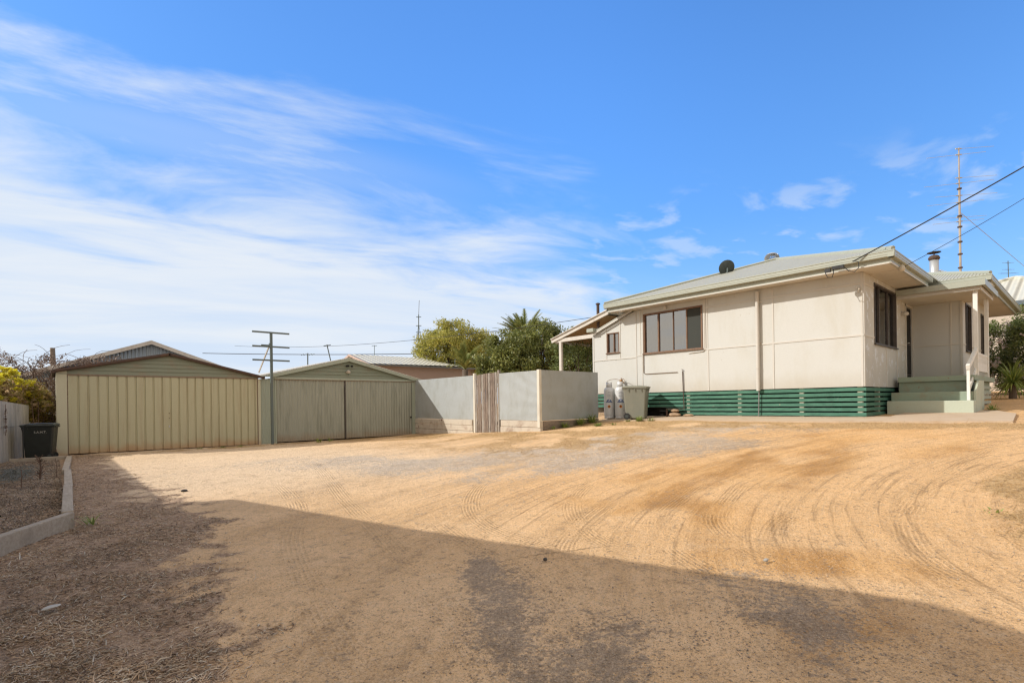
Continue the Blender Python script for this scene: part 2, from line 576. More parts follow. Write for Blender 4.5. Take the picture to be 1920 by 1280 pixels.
# ------------------------------------------------------------------ ground
def mulch_amount(x, y):
    edge = np.interp(y, [-2, 1, 2.8, 3.9, 4.7, 5.9, 7.3, 9.3, 13, 17, 19], [1.3, .95, .85, 1.05, 1.25, 1.4, 1.75, 1.35, 1.25, 1.15, .9])
    n = fbm(x * 1.3 + 5, y * 1.3, 4) - .5
    n2 = fbm(x * 5, y * 5, 3) - .5
    return np.clip((edge - x + n * .9 + n2 * .9) / .55, 0, 1)

TRACKS = [
    (0, [(13.2, .6), (10.8, 1.0), (8.0, 1.25), (6.4, 1.25), (5.42, 1.05), (4.76, .75), (4.2, .2)]),
    (1, [(3.0, .9), (4.38, 2.8), (6.2, 3.5), (8.6, 3.75), (11.4, 3.3)]),
    (2, [(2.2, 1.4), (3.1, 2.9), (4.1, 3.6), (5.5, 4.1), (7.5, 4.2), (10.3, 3.8)]),
    (0, [(4.3, 12), (3.95, 10.2), (3.13, 7.3), (2.55, 5), (2.07, 3.3), (1.5, 1.6)]),
    (1, [(4.6, 1.9), (5.6, 2.1), (6.45, 1.65), (7.8, 1.24), (9.5, .8)]),
    (2, [(5.6, 2.9), (6.4, 2.87), (7.76, 2.6), (9.54, 2.28), (11.5, 1.7)]),
    (1, [(3.4, 5.4), (3.0, 4.2), (2.8, 3.2), (2.4, 2.4), (1.84, 1.5)]),
    (0, [(7.0, 3.2), (5.4, 2.75), (4.72, 2.3), (4.1, 1.6)]),
    (2, [(6.5, 7.5), (5, 6.4), (3.9, 5.2), (3.4, 4.0), (3.35, 2.6)]),
    (0, [(8.5, 5.3), (6.5, 5.2), (4.9, 4.4), (3.9, 3.2), (3.5, 1.8)]),
    (1, [(2.9, 9.5), (2.4, 7), (1.75, 5.3), (1.3, 3.4), (1.1, 2.2)]),
]
ORANGE = [(5.6, 3.7, 1.8, .55, 12), (7.4, 4.0, 2.4, .5, 3), (7.8, 3.9, 2.8, 1.0, -3), (10.4, 3.2, 2.2, .9, -10), (8.2, 2.7, 2.6, .7, -12), (5.4, 2.8, 1.3, .6, 20), (9.8, 1.8, 2.2, .5, -12), (4.3, 1.5, 1.2, .5, -60), (3.3, .9, 1.0, .5, -40), (12, 2.2, 1.5, .8, 0)]
GRAVEL = [(2.0, 2.35, .28, 1.1, -36), (2.6, 3.3, .2, .7, -32), (3.3, 1.2, .6, .9, -30), (2.2, 1.7, .6, .5, 0)]
def blobs(x, y, L, nz):
    r = 0
    for cx, cy, rx, ry, an in L:
        a = R(an)
        u = (x - cx) * math.cos(a) + (y - cy) * math.sin(a)
        v = -(x - cx) * math.sin(a) + (y - cy) * math.cos(a)
        r = np.maximum(r, np.clip(1.35 - np.sqrt((u / rx) ** 2 + (v / ry) ** 2) + nz, 0, 1))
    return r
def far_gravel(x, y):
    n = fbm(x * .8, y * .8 + 3, 4) - .5
    # grey band between the sandy turning circle and the fence
    c = np.interp(x, [2, 5, 7, 9, 11, 13], [13.0, 10.2, 7.6, 6.4, 6.0, 5.8])
    hw = np.interp(x, [2, 5, 7, 9, 11, 13], [.9, 1.9, 1.8, 1.7, 1.5, 1.2])
    g = np.clip(1.15 - np.abs(y - c) / (hw * 1.35) + n * 2.0, 0, .85)
    return g * np.clip((x - 1.5) / 4, 0, 1) * np.clip((13.3 - x) / .8, 0, 1)
def straw_amount(x, y):
    n = fbm(x * 1.1 + 20, y * 1.1, 4)
    # dry grass by the slab, along the fence and at the right edge
    a = np.clip(1 - np.abs(x - (12.6 + .5 * n)) / .9, 0, 1) * np.clip((y + .5) / 2, 0, 1) * (y < 10.5)
    b = np.clip(1 - np.abs(x - 10.3) / 1.1, 0, 1) * (y > 9.5) * (y < 18.3)
    c = np.clip(1.3 - np.hypot((x - 7.6) / 1.7, (y - .25) / .55), 0, 1)
    e = np.clip(1 - np.abs(y - 10.6) / .8, 0, 1) * (x > 10.8) * (x < 13.6)
    f = np.clip(1 - np.abs(y - 17.9) / .7, 0, 1) * (x > .3) * (x < 11) * .6
    g = np.clip((x - 6) / 3, 0, 1) * np.clip((y - 5) / 3, 0, 1) * (x < 13) * .5
    return np.clip(np.maximum.reduce([a * 1.3, b, c * 1.2, e, f, g]) * 1.9 * np.clip((n - .36) * 6, 0, 1), 0, 1)

def make_ground():
    az0 = YAW
    fine = np.linspace(-R(58), R(58), 760)
    coarse = np.linspace(R(58), 2 * math.pi - R(58), 90)[1:-1]
    ang = az0 + np.concatenate([fine, coarse])
    rad = np.concatenate([[.3], np.geomspace(.9, 30, 560), np.geomspace(31, 900, 60)])
    A, RR = np.meshgrid(ang, rad)
    x = RR * np.sin(A); y = RR * np.cos(A)
    z = gz(x, y)
    near = np.clip((40 - RR) / 20, 0, 1)
    mu = mulch_amount(x, y)
    z = z + near * ((fbm(x * .9, y * .9, 4) - .5) * .05 + (fbm(x * 6, y * 6, 4) - .5) * (.012 + .03 * mu))
    V = np.stack([x, y, z], -1).reshape(-1, 3)
    nr, na = x.shape
    i = np.arange(nr - 1)[:, None] * na; j = np.arange(na)[None, :]
    j2 = (j + 1) % na
    F = np.stack([i + j, i + j2, i + na + j2, i + na + j], -1).reshape(-1, 4)[:, ::-1]
    nzb = (fbm(x * 1.6, y * 1.6, 4) - .5) * 2.0 - .25
    masks = np.zeros((nr * na, 4), np.float32)
    masks[:, 0] = mu.ravel()
    masks[:, 1] = np.maximum(far_gravel(x, y), blobs(x, y, GRAVEL, nzb)).ravel()
    masks[:, 2] = blobs(x, y, ORANGE, nzb).ravel()
    masks[:, 3] = straw_amount(x, y).ravel()
    # tyre tracks
    tr = np.zeros((3, nr * na, 3), np.float32)
    X = x.ravel(); Y = y.ravel()
    best = np.full((3, nr * na), 9.)
    for grp, pts in TRACKS:
        c = catmull(pts, .2)
        sel = np.where((X > c[:, 0].min() - .5) & (X < c[:, 0].max() + .5) & (Y > c[:, 1].min() - .5) & (Y < c[:, 1].max() + .5))[0]
        px_, py_ = X[sel], Y[sel]
        bd = np.full(len(sel), 9.); bl = np.zeros(len(sel)); ba = np.zeros(len(sel)); acc = 0.
        L = np.linalg.norm(np.diff(c, axis=0), axis=1).sum()
        for k in range(len(c) - 1):
            a = c[k]; t = c[k + 1] - a; ln = np.linalg.norm(t); t = t / ln
            u = (px_ - a[0]) * t[0] + (py_ - a[1]) * t[1]
            uc = np.clip(u, 0, ln)
            ex = px_ - a[0] - t[0] * uc; ey = py_ - a[1] - t[1] * uc
            dd = np.hypot(ex, ey)
            lat = ex * -t[1] + ey * t[0]
            m = dd < bd
            bd[m] = dd[m]; bl[m] = np.where(np.abs(lat[m]) > 1e-9, np.sign(lat[m]) * dd[m], dd[m]); ba[m] = acc + uc[m]
            acc += ln
        endf = np.clip(np.minimum(ba, L - ba) / .6, 0, 1)
        m = bd < np.minimum(best[grp][sel], .45)
        s2 = sel[m]
        best[grp][s2] = bd[m]
        tr[grp, s2, 0] = bl[m]; tr[grp, s2, 1] = ba[m]; tr[grp, s2, 2] = endf[m]
    # material
    m, k, b = new_mat('dirt_yard')
    p = pos(k)
    at = k.n('ShaderNodeAttribute', attribute_name='cover')
    mR, mG, mB = k.sep(at.outputs['Vector'])
    mS = at.outputs['Alpha']
    nA = k.noise(p, .55, 5, .6, .4)
    nB = k.noise(p, 3.1, 6, .65)
    nC = k.noise(p, 28, 5, .7)
    nD = k.noise(p, 130, 3, .7)
    nM = k.noise(p, 10, 5, .7)
    def arcs(cx, cy, fr, fa, sc, det=5, dist=.25):
        v_ = k.vmath('SUBTRACT', p, (cx, cy, 0))
        vx_, vy_, _z = k.sep(v_)
        r_ = k.math('SQRT', k.math('ADD', k.math('MULTIPLY', vx_, vx_), k.math('MULTIPLY', vy_, vy_)))
        t_ = k.math('ARCTAN2', vy_, vx_)
        return k.noise(k.comb(k.math('MULTIPLY', r_, fr), k.math('MULTIPLY', t_, fa), 0.0), sc, det, .65, dist)
    nS = arcs(7.6, -4.0, 1.0, 1.6, 1.5)
    nF = arcs(7.6, -4.0, 11.0, 2.2, 1.3, 5, .12)
    nH = arcs(7.2, -3.6, 5.0, 1.5, 1.2, 4, .15)
    nG = arcs(-7.0, 1.0, 9.0, 4.0, 1.3, 5, .12)
    sand = k.mix(k.ramp(nA, .35, .65), (.82, .555, .31), (.70, .455, .235))
    sand = k.mix(k.ramp(nS, .45, .75, 0, .55), sand, (.40, .245, .115))
    px_, py_, _ = k.sep(p)
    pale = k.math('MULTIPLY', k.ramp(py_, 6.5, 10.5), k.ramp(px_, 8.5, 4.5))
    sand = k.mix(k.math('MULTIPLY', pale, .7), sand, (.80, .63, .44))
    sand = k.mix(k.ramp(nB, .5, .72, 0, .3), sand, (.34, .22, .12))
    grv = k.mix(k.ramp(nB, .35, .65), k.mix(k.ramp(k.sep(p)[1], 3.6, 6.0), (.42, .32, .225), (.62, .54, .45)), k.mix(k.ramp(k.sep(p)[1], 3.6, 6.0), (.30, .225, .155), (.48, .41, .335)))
    vor = k.n('ShaderNodeTexVoronoi'); vor.inputs['Scale'].default_value = 85
    k.put(vor.inputs['Vector'], p)
    farm = k.ramp(k.sep(p)[1], 3.6, 6.0)
    vr = k.sep(vor.outputs['Color'])[0]
    grv = k.mix(k.ramp(vr, .1, .9, 0, .6), grv, (.19, .16, .13))
    orc = k.mix(k.ramp(nS, .38, .66), (.66, .36, .12), (.42, .21, .06))
    mul = k.mix(k.ramp(nC, .3, .7), (.55, .385, .26), (.25, .165, .105))
    mul = k.mix(k.ramp(nM, .45, .65, 0, .6), mul, (.17, .11, .07))
    mul = k.mix(k.ramp(nB, .5, .75, 0, .5), mul, (.58, .44, .32))
    stc = k.mix(k.ramp(nC, .3, .7), (.62, .41, .19), (.36, .23, .11))
    px0, py0, _0 = k.sep(p)
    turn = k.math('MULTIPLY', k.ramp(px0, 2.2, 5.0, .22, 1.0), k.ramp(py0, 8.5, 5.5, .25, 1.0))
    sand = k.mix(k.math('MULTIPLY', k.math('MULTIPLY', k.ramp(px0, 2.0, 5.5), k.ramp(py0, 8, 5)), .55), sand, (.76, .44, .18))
    c = k.mix(k.math('MULTIPLY', k.math('MULTIPLY', k.ramp(nF, .50, .70, 0, .55), k.ramp(nB, .35, .6, .3, 1)), turn), sand, (.33, .20, .09))
    c = k.mix(k.math('MULTIPLY', k.ramp(nH, .50, .72, 0, .40), turn), c, (.38, .225, .10))
    c = k.mix(k.ramp(nG, .56, .72, 0, .32), c, (.32, .215, .12))
    c = k.mix(k.ramp(nF, .44, .28, 0, .30), c, (.62, .46, .29))
    c = k.mix(k.ramp(nM, .50, .72, 0, .48), c, (.28, .185, .10))
    c = k.mix(k.ramp(nM, .48, .30, 0, .30), c, (.64, .50, .34))
    c = k.mix(k.math('MULTIPLY', k.ramp(mB, .0, 1.0), k.ramp(nS, .3, .6, .25, .95)), c, orc)
    grn = k.math('ADD', k.math('MULTIPLY', k.math('SUBTRACT', nC, .5), 3.0), k.math('MULTIPLY', k.math('SUBTRACT', nM, .5), 2.4))
    grn = k.math('ADD', grn, k.math('MULTIPLY', k.math('SUBTRACT', nS, .5), 1.2))
    c = k.mix(k.ramp(k.math('ADD', k.math('MULTIPLY', mG, 1.15), grn), .2, 1.0, 0, .85), c, grv)
    c = k.mix(k.math('MULTIPLY', k.ramp(nF, .54, .68, 0, .45), turn), c, (.28, .165, .075))
    c = k.mix(k.ramp(k.math('ADD', mS, k.math('MULTIPLY', k.math('SUBTRACT', nB, .5), 1.2)), .3, .8, 0, .8), c, stc)
    c = k.mix(k.ramp(k.math('ADD', mR, k.math('MULTIPLY', k.math('SUBTRACT', nC, .5), .5)), .2, .7), c, mul)
    # small dark and pale grit everywhere
    c = k.mix(k.ramp(nD, .54, .66, 0, .62), c, (.15, .105, .065))
    nE = k.noise(p, 55, 4, .75)
    c = k.mix(k.ramp(nE, .52, .66, 0, .55), c, (.20, .135, .08))
    c = k.mix(k.ramp(nE, .46, .36, 0, .35), c, (.80, .62, .42))
    c = k.mix(k.ramp(nC, .57, .70, 0, .6), c, (.19, .13, .08))
    c = k.mix(k.ramp(nD, .42, .32, 0, .45), c, (.80, .68, .54))
    h = k.math('MULTIPLY', nC, 1.0)
    h = k.math('ADD', h, k.math('MULTIPLY', nM, 1.6))
    h = k.math('ADD', h, k.math('MULTIPLY', nF, .8))
    h = k.math('ADD', h, k.math('MULTIPLY', nD, .35))
    tm = None
    for g in range(3):
        ta = k.n('ShaderNodeAttribute', attribute_name='track%d' % g)
        l, a, e = k.sep(ta.outputs['Vector'])
        al = k.math('ABSOLUTE', l)
        inside = k.math('MULTIPLY', k.ramp(al, .14, .11), e)
        brk = k.ramp(k.noise(p, 1.0 + .3 * g, 5, .7), .38, .56)
        inside = k.math('MULTIPLY', inside, brk)
        rib = k.math('SINE', k.math('MULTIPLY', l, 2 * math.pi / .04))
        lug = k.math('SINE', k.math('ADD', k.math('MULTIPLY', a, 2 * math.pi / .06), k.math('MULTIPLY', al, 60)))
        hh = k.math('MULTIPLY', k.math('ADD', k.math('MULTIPLY', rib, .8), k.math('MULTIPLY', lug, .4)), inside)
        h = k.math('ADD', h, k.math('MULTIPLY', k.math('MULTIPLY', hh, k.ramp(nC, .35, .55, .2, 1)), .28))
        dk = k.math('MULTIPLY', k.ramp(k.math('ADD', rib, k.math('MULTIPLY', lug, .5)), -.2, -1.0), inside)
        tm = dk if tm is None else k.math('MAXIMUM', tm, dk)
    notm = k.math('SUBTRACT', 1.0, k.math('MULTIPLY', mR, .8))
    c = k.mix(k.math('MULTIPLY', k.math('MULTIPLY', k.math('MULTIPLY', tm, k.ramp(nC, .3, .55)), .36), notm), c, (.20, .125, .06))
    k.put(b.inputs['Base Color'], c)
    b.inputs['Roughness'].default_value = .95
    b.inputs['Specular IOR Level'].default_value = .15
    bump(k, b, h, 1.0, .017)
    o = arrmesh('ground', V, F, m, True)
    me = o.data
    ca = me.attributes.new('cover', 'FLOAT_COLOR', 'POINT')
    ca.data.foreach_set('color', masks.ravel())
    for g in range(3):
        ta = me.attributes.new('track%d' % g, 'FLOAT_VECTOR', 'POINT')
        ta.data.foreach_set('vector', tr[g].ravel())
    tag(o, kind='structure')
make_ground()

# concrete apron beside the house
def slab(name, poly, top, thick, mat, step=.25):
    """paving that follows the ground, cut to a polygon"""
    xs = [p[0] for p in poly]; ys = [p[1] for p in poly]
    bm = bmesh.new()
    nx = max(2, int((max(xs) - min(xs)) / step)); ny = max(2, int((max(ys) - min(ys)) / step))
    fc = bm.faces.new([bm.verts.new((p[0], p[1], 0)) for p in poly])
    for i in range(1, nx):
        bmesh.ops.bisect_plane(bm, geom=bm.verts[:] + bm.edges[:] + bm.faces[:], plane_co=(min(xs) + (max(xs) - min(xs)) * i / nx, 0, 0), plane_no=(1, 0, 0))
    for i in range(1, ny):
        bmesh.ops.bisect_plane(bm, geom=bm.verts[:] + bm.edges[:] + bm.faces[:], plane_co=(0, min(ys) + (max(ys) - min(ys)) * i / ny, 0), plane_no=(0, 1, 0))
    for v in bm.verts:
        v.co.z = g1(v.co.x, v.co.y) + top
    bmesh.ops.recalc_face_normals(bm, faces=bm.faces)
    r = bmesh.ops.extrude_face_region(bm, geom=bm.faces[:])
    for v in [g for g in r['geom'] if isinstance(g, bmesh.types.BMVert)]:
        v.co.z -= thick
    bmesh.ops.recalc_face_normals(bm, faces=bm.faces)
    me = bpy.data.meshes.new(name); bm.to_mesh(me); bm.free()
    me.materials.append(mat)
    o = bpy.data.objects.new(name, me); COL.objects.link(o)
    return tag(o, kind='structure')
slab('path', [(13.35, 1.02), (15.9, 1.16), (17.2, 1.6), (17.2, 3.2), (14.7, 3.2), (14.7, 11.1), (13.45, 11.1)], .035, .15, M['concrete'])

# ------------------------------------------------------------------ building helpers
def wall(axis, c, th, a0, a1, z0, z1, holes=()):
    """wall in the plane axis=c (grows by th), split round rectangular openings"""
    A = sorted({a0, a1, *[h[0] for h in holes], *[h[1] for h in holes]})
    Z = sorted({z0, z1, *[h[2] for h in holes], *[h[3] for h in holes]})
    b = MB()
    for i in range(len(A) - 1):
        for j in range(len(Z) - 1):
            ca = (A[i] + A[i + 1]) / 2; cz = (Z[j] + Z[j + 1]) / 2
            if any(h[0] < ca < h[1] and h[2] < cz < h[3] for h in holes):
                continue
            if axis == 'X':
                b.box(min(c, c + th), max(c, c + th), A[i], A[i + 1], Z[j], Z[j + 1])
            else:
                b.box(A[i], A[i + 1], min(c, c + th), max(c, c + th), Z[j], Z[j + 1])
    return b

def bx(axis, c0, c1, a0, a1, z0, z1, b):
    if axis == 'X':
        return b.box(c0, c1, a0, a1, z0, z1)
    return b.box(a0, a1, c0, c1, z0, z1)

def window(parent, axis, c, a0, a1, z0, z1, mull, fm, glass, fw=.05, proud=.02, curtain=None, screens=(), thin=()):
    """window in the wall plane axis=c seen from the low side; frame > panes, curtain"""
    f = MB()
    c0 = c - proud; c1 = c + .09
    bx(axis, c0, c1, a0, a1, z0, z0 + fw, f)
    bx(axis, c0, c1, a0, a1, z1 - fw, z1, f)
    bx(axis, c0, c1, a0, a0 + fw, z0 + fw, z1 - fw, f)
    bx(axis, c0, c1, a1 - fw, a1, z0 + fw, z1 - fw, f)
    for i, m in enumerate(mull):
        h = fw * (.22 if i in thin else .45)
        bx(axis, c + .012, c1, m - h, m + h, z0 + fw, z1 - fw, f)
    bx(axis, c - proud - .03, c - proud, a0 - .03, a1 + .03, z0 - .012, z0 + .022, f)
    fo = f.build('window', fm, parent, bevel=.004)
    edges = [a0 + fw] + list(mull) + [a1 - fw]
    for i in range(len(edges) - 1):
        g = MB()
        off = .045 if i % 2 else .055
        bx(axis, c + off, c + off + .005, edges[i] + .01, edges[i + 1] - .01, z0 + fw, z1 - fw, g)
        g.build('pane', glass, fo)
        if i in screens:
            s = MB()
            bx(axis, c + .03, c + .032, edges[i] + .02, edges[i + 1] - .02, z0 + fw, z1 - fw, s)
            s.build('flyscreen', M['screen'], fo)
    if curtain:
        for (u0, u1, cm) in curtain:
            n = int((u1 - u0) / .025)
            vs = []; fs = []
            for i in range(n + 1):
                u = u0 + (u1 - u0) * i / n
                dd = c + .16 + .022 * math.sin(u * 48) + .01 * math.sin(u * 111)
                for z in (z0 - .02, z1 + .02):
                    vs.append((dd, u, z) if axis == 'X' else (u, dd, z))
            for i in range(n):
                fs.append((2 * i, 2 * i + 2, 2 * i + 3, 2 * i + 1))
            cb = MB().add(vs, fs)
            cb.build('curtain', cm, fo, smooth=True)
    return fo

# ------------------------------------------------------------------ the house
HX, HY = 14.49, 3.65
house = thing('cottage', (HX, HY, .88), 'raised cream panelled cottage with sage hipped roof, green base slats and front porch', 'house')
side = wall('X', HX, .12, HY, 10.06, 1.64, 4.37, [(7.74, 9.80, 2.89, 4.20)])
side.build('side_wall', M['cream'], house)
# lower wing at the back under a skillion roof
ztop = lambda y: 4.31 - .36 * (y - 10.46) - .05
exw = MB()
exw.prism([(HX + .004, 10.063, 1.64), (HX + .004, 11.95, 1.64), (HX + .004, 11.95, 3.03), (HX + .004, 10.063, 3.03)], (.12, 0, 0))
exw.prism([(HX + .004, 10.063, 3.03), (HX + .004, 10.77, 3.03), (HX + .004, 10.77, ztop(10.77)), (HX + .004, 10.46, ztop(10.46)), (HX + .004, 10.063, 4.37)], (.12, 0, 0))
exw.prism([(HX + .004, 10.77, 3.74), (HX + .004, 11.30, 3.74), (HX + .004, 11.30, ztop(11.3)), (HX + .004, 10.77, ztop(10.77))], (.12, 0, 0))
exw.prism([(HX + .004, 11.30, 3.03), (HX + .004, 11.95, 3.03), (HX + .004, 11.95, ztop(11.95)), (HX + .004, 11.30, ztop(11.3))], (.12, 0, 0))
exw.box(HX + .124, 20, 11.83, 11.95, 1.0, 3.7)
exw.build('rear_wall', M['cream'], house)
fr = wall('Y', HY, .12, HX + .12, 19.45, 1.64, 4.37, [(15.36, 17.50, 2.70, 4.24), (18.62, 19.36, 1.93, 4.02)])
fr.build('front_wall', M['cream_dirty'], house)
wg = wall('X', 19.45, .12, 2.5, HY, 1.64, 4.40)
for q in wall('Y', 2.5, .12, 19.57, 24.9, 1.0, 4.40, [(19.95, 20.98, 2.68, 4.10), (23.0, 24.1, 2.68, 4.10)]).f: pass
w2 = wall('Y', 2.5, .12, 19.57, 24.9, 1.0, 4.40, [(19.95, 20.98, 2.68, 4.10), (23.0, 24.1, 2.68, 4.10)])
wg.add(w2.v, w2.f)
wg.box(24.78, 24.9, 2.62, 11.8, 1.0, 4.40)
wg.box(20.0, 24.78, 11.68, 11.8, 1.0, 4.40)
wg.build('porch_wall', M['cream'], house)
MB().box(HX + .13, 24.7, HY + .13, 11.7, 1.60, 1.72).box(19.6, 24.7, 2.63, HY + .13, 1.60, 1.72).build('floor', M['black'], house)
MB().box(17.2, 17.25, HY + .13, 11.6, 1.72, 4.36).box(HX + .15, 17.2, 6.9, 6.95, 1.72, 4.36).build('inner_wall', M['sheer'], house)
# black sheets added behind the slats to keep the underfloor gaps dark
MB().box(HX + .45, HX + .5, HY + .8, 11.8, .6, 1.6).box(HX + .9, 19.4, HY + .75, HY + .8, .6, 1.6).build('underfloor_dark_sheet', M['black'], house)
# cover strips over the sheet joints
cs = MB()
P_ = .014
ys = [HY - P_, 10.063]
cs.box(HX - P_, HX, HY, 7.72, 2.845, 2.89)
cs.box(HX - P_, HX, 9.82, 10.06, 2.845, 2.89)
cs.box(HX - P_, HX, HY, 7.64, 4.08, 4.125)
for y, z0, z1 in ((5.73, 1.64, 4.37), (7.58, 1.64, 2.845), (7.60, 2.89, 4.37), (3.69, 1.64, 4.37), (9.86, 1.64, 2.845), (9.93, 2.89, 4.37)):
    cs.box(HX - P_ + .002, HX, y - .022, y + .022, z0, z1)
cs.box(HX - P_ - .006, HX + .0, 7.64, 7.72, 2.86, 4.37).box(HX - P_ - .006, HX, 9.815, 9.85, 2.86, 4.37)
cs.box(HX - .012, HX + .004, 10.075, 11.94, 2.80, 2.84)
for y, z0, z1 in ((10.09, 1.64, 4.3), (11.90, 1.64, ztop(11.9)), (11.33, 2.84, ztop(11.33)), (10.745, 2.84, ztop(10.745))):
    cs.box(HX - .010, HX + .004, y - .02, y + .02, z0, z1)
# front wall
cs.box(HX + .01, 15.33, HY - P_, HY, 2.845, 2.89).box(17.53, 18.58, HY - P_, HY, 2.845, 2.89)
cs.box(HX + .01, 15.33, HY - P_, HY, 4.08, 4.125)
for x, z0, z1 in ((HX + .02, 1.64, 4.37), (16.45, 1.64, 2.68), (17.56, 1.64, 4.37), (16.45, 4.26, 4.37)):
    cs.box(x - .02, x + .02, HY - P_ + .002, HY, z0, z1)
cs.box(18.55, 18.62, HY - .02, HY, 1.93, 4.09).box(19.36, 19.43, HY - .02, HY, 1.93, 4.09).box(18.55, 19.43, HY - .022, HY, 4.02, 4.09)
# porch walls
cs.box(19.45 - P_, 19.45, 2.5, HY - .001, 2.86, 2.90)
cs.box(19.45 - P_ + .002, 19.45, 2.74, 2.78, 1.9, 4.1).box(19.45 - P_ - .003, 19.45, 2.49, 2.55, 1.9, 4.1)
cs.box(19.45, 19.93, 2.5 - P_, 2.5, 2.86, 2.90).box(21.0, 22.97, 2.5 - P_, 2.5, 2.86, 2.90).box(24.12, 24.9, 2.5 - P_, 2.5, 2.86, 2.90)
for x in (21.9, 24.87):
    cs.box(x - .02, x + .02, 2.5 - P_ + .002, 2.5, 1.9, 4.3)
build_each(cs, 'cover_strip', M['trim'], house, .003)

window(house, 'X', HX, 7.74, 9.80, 2.89, 4.20, [8.27, 8.73, 9.26], M['brownframe'], M['glass'], curtain=[(8.2, 9.75, M['curtain'])], screens=(0,), thin=(1,))
window(house, 'X', HX + .004, 10.77, 11.30, 3.03, 3.74, [11.02], M['brownframe'], M['glass'], fw=.035, curtain=[(10.8, 11.27, M['curtain'])])
window(house, 'Y', HY, 15.36, 17.50, 2.70, 4.24, [15.9, 16.75], M['darkframe'], M['glassdark'], curtain=[(15.75, 16.9, M['sheer'])])
window(house, 'Y', 2.5, 19.95, 20.98, 2.68, 4.10, [20.46], M['darkframe'], M['glassdark'], curtain=[(20.0, 20.25, M['sheer'])])
window(house, 'Y', 2.5, 23.0, 24.1, 2.68, 4.10, [23.55], M['darkframe'], M['glassdark'], curtain=[(23.05, 23.3, M['sheer'])])
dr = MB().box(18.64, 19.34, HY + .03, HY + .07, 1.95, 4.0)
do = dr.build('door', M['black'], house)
dg = MB()
for i in range(3):
    dg.box(18.66, 19.32, HY + .018, HY + .03, 2.02 + i * .9, 2.05 + i * .9)
for x in (18.66, 19.29):
    dg.box(x, x + .03, HY + .015, HY + .018, 1.97, 3.98)
dg.build('grille', M['darkframe'], do)
MB().tube([(18.71, HY - .02, 2.95), (18.71, HY - .05, 2.95), (18.80, HY - .05, 2.95)], .012, 6).build('handle', M['galv'], do)

# roof: hip over the main block, hip over the porch wing
AP = (17.9, 6.94, 5.97)
EZ = 4.63
def sheet(pts, mat, parent, name='roof_sheet', th=.03):
    b = MB(); b.prism(pts, (0, 0, -th)); return b.build(name, mat, parent)
roofmain = MB().add([(13.9, 2.93, EZ - .02), (18.7, 2.93, EZ - .02), (26.5, 10.9, EZ - .02), (13.9, 10.9, EZ - .02)], [(0, 1, 2, 3)]).build('roof', M['gutter'], house)
sheet([(13.87, 2.90, EZ), (13.87, 10.97, EZ), AP], M['roof_y'], roofmain)
sheet([(13.87, 2.90, EZ), AP, (23.2, 6.94, 5.97), (24.6, 5.55, 5.51), (20.7, 2.90, EZ)], M['roof_x'], roofmain)
sheet([(13.87, 10.97, EZ), (27.1, 10.97, EZ), (23.2, 6.94, 5.97), AP], M['roof_x'], roofmain)
sheet([(27.1, 10.97, EZ), (27.1, 2.9, EZ), (23.2, 6.94, 5.97)], M['roof_y'], roofmain)
sheet([(18.75, 1.80, EZ + .01), (18.75, 2.95, EZ + .01), (22.9, 7.1, 6.0), (22.9, 5.95, 6.0)], M['roof_y'], roofmain)
sheet([(18.75, 1.80, EZ + .01), (22.9, 5.95, 6.0), (27.1, 1.80, EZ + .01)], M['roof_x'], roofmain)
rc = MB()
for a, b in (((13.9, 2.93, EZ + .02), AP), ((13.9, 10.94, EZ + .02), AP), (AP, (23.2, 6.94, 5.97)), ((18.78, 1.83, EZ + .03), (22.9, 5.95, 6.01))):
    a = Vector(a); b = Vector(b)
    rc.tube([a + Vector((0, 0, .01)), b + Vector((0, 0, .01))], .05, 6)
rc.build('ridge_cap', M['gutter'], roofmain)

def gutter(pts_low, name='gutter'):
    """box gutter with a rolled lip and a fascia board behind, along straight runs"""
    b = MB()
    for (x0, y0), (x1, y1), inward in pts_low:
        d_ = Vector((x1 - x0, y1 - y0, 0)); L = d_.length; d_.normalize()
        n = Vector(inward)
        prof = [(-.004, EZ - .002), (-.004, EZ - .026), (.006, EZ - .032), (.006, EZ - .095), (.012, EZ - .10), (.012, EZ - .135), (.03, EZ - .15), (.13, EZ - .15), (.13, EZ - .036), (.02, EZ - .036), (.02, EZ - .002)]
        poly = [Vector((x0, y0, 0)) + n * u + Vector((0, 0, z)) for u, z in prof]
        b.prism(poly, d_ * L)
    return b.build(name, M['gutter'], house)
gutter([((13.87, 2.90), (13.87, 10.95), (1, 0, 0)), ((13.87, 2.90), (17.98, 2.90), (0, 1, 0))])
gutter([((18.75, 1.80), (18.75, 3.6), (1, 0, 0)), ((18.75, 1.80), (27.05, 1.80), (0, 1, 0))])
fb = MB()
fb.box(13.99, 14.02, 3.03, 10.9, 4.36, 4.56).box(13.99, 17.9, 3.0, 3.03, 4.36, 4.56)
fb.box(18.87, 18.90, 1.95, 3.0, 4.38, 4.58).box(18.87, 27.0, 1.92, 1.95, 4.38, 4.58)
fb.box(13.99, 14.5, 10.87, 10.90, 4.36, 4.56)
fb.build('fascia', M['gutter'], house)
MB().box(13.975, 13.99, 3.015, 10.9, 4.355, 4.385).box(13.99, 17.9, 2.985, 3.0, 4.355, 4.385).build('fascia_lip', M['trim'], house)
sf = MB()
sf.box(14.02, 19.3, 3.03, 10.87, 4.375, 4.395)
sf.box(18.9, 27.0, 1.95, 10.8, 4.40, 4.42)
for x in (14.9, 16.1, 17.3):
    sf.box(x, x + .03, 3.03, HY, 4.367, 4.375)
for y in (4.7, 6.5, 8.3, 10.06):
    sf.box(14.02, HX, y, y + .03, 4.367, 4.375)
sf.build('soffit', M['soffit'], house)
# open end between the two roofs above the bay
MB().box(17.88, 17.93, 3.03, 3.6, 4.37, 4.6).build('fascia', M['trim'], house)

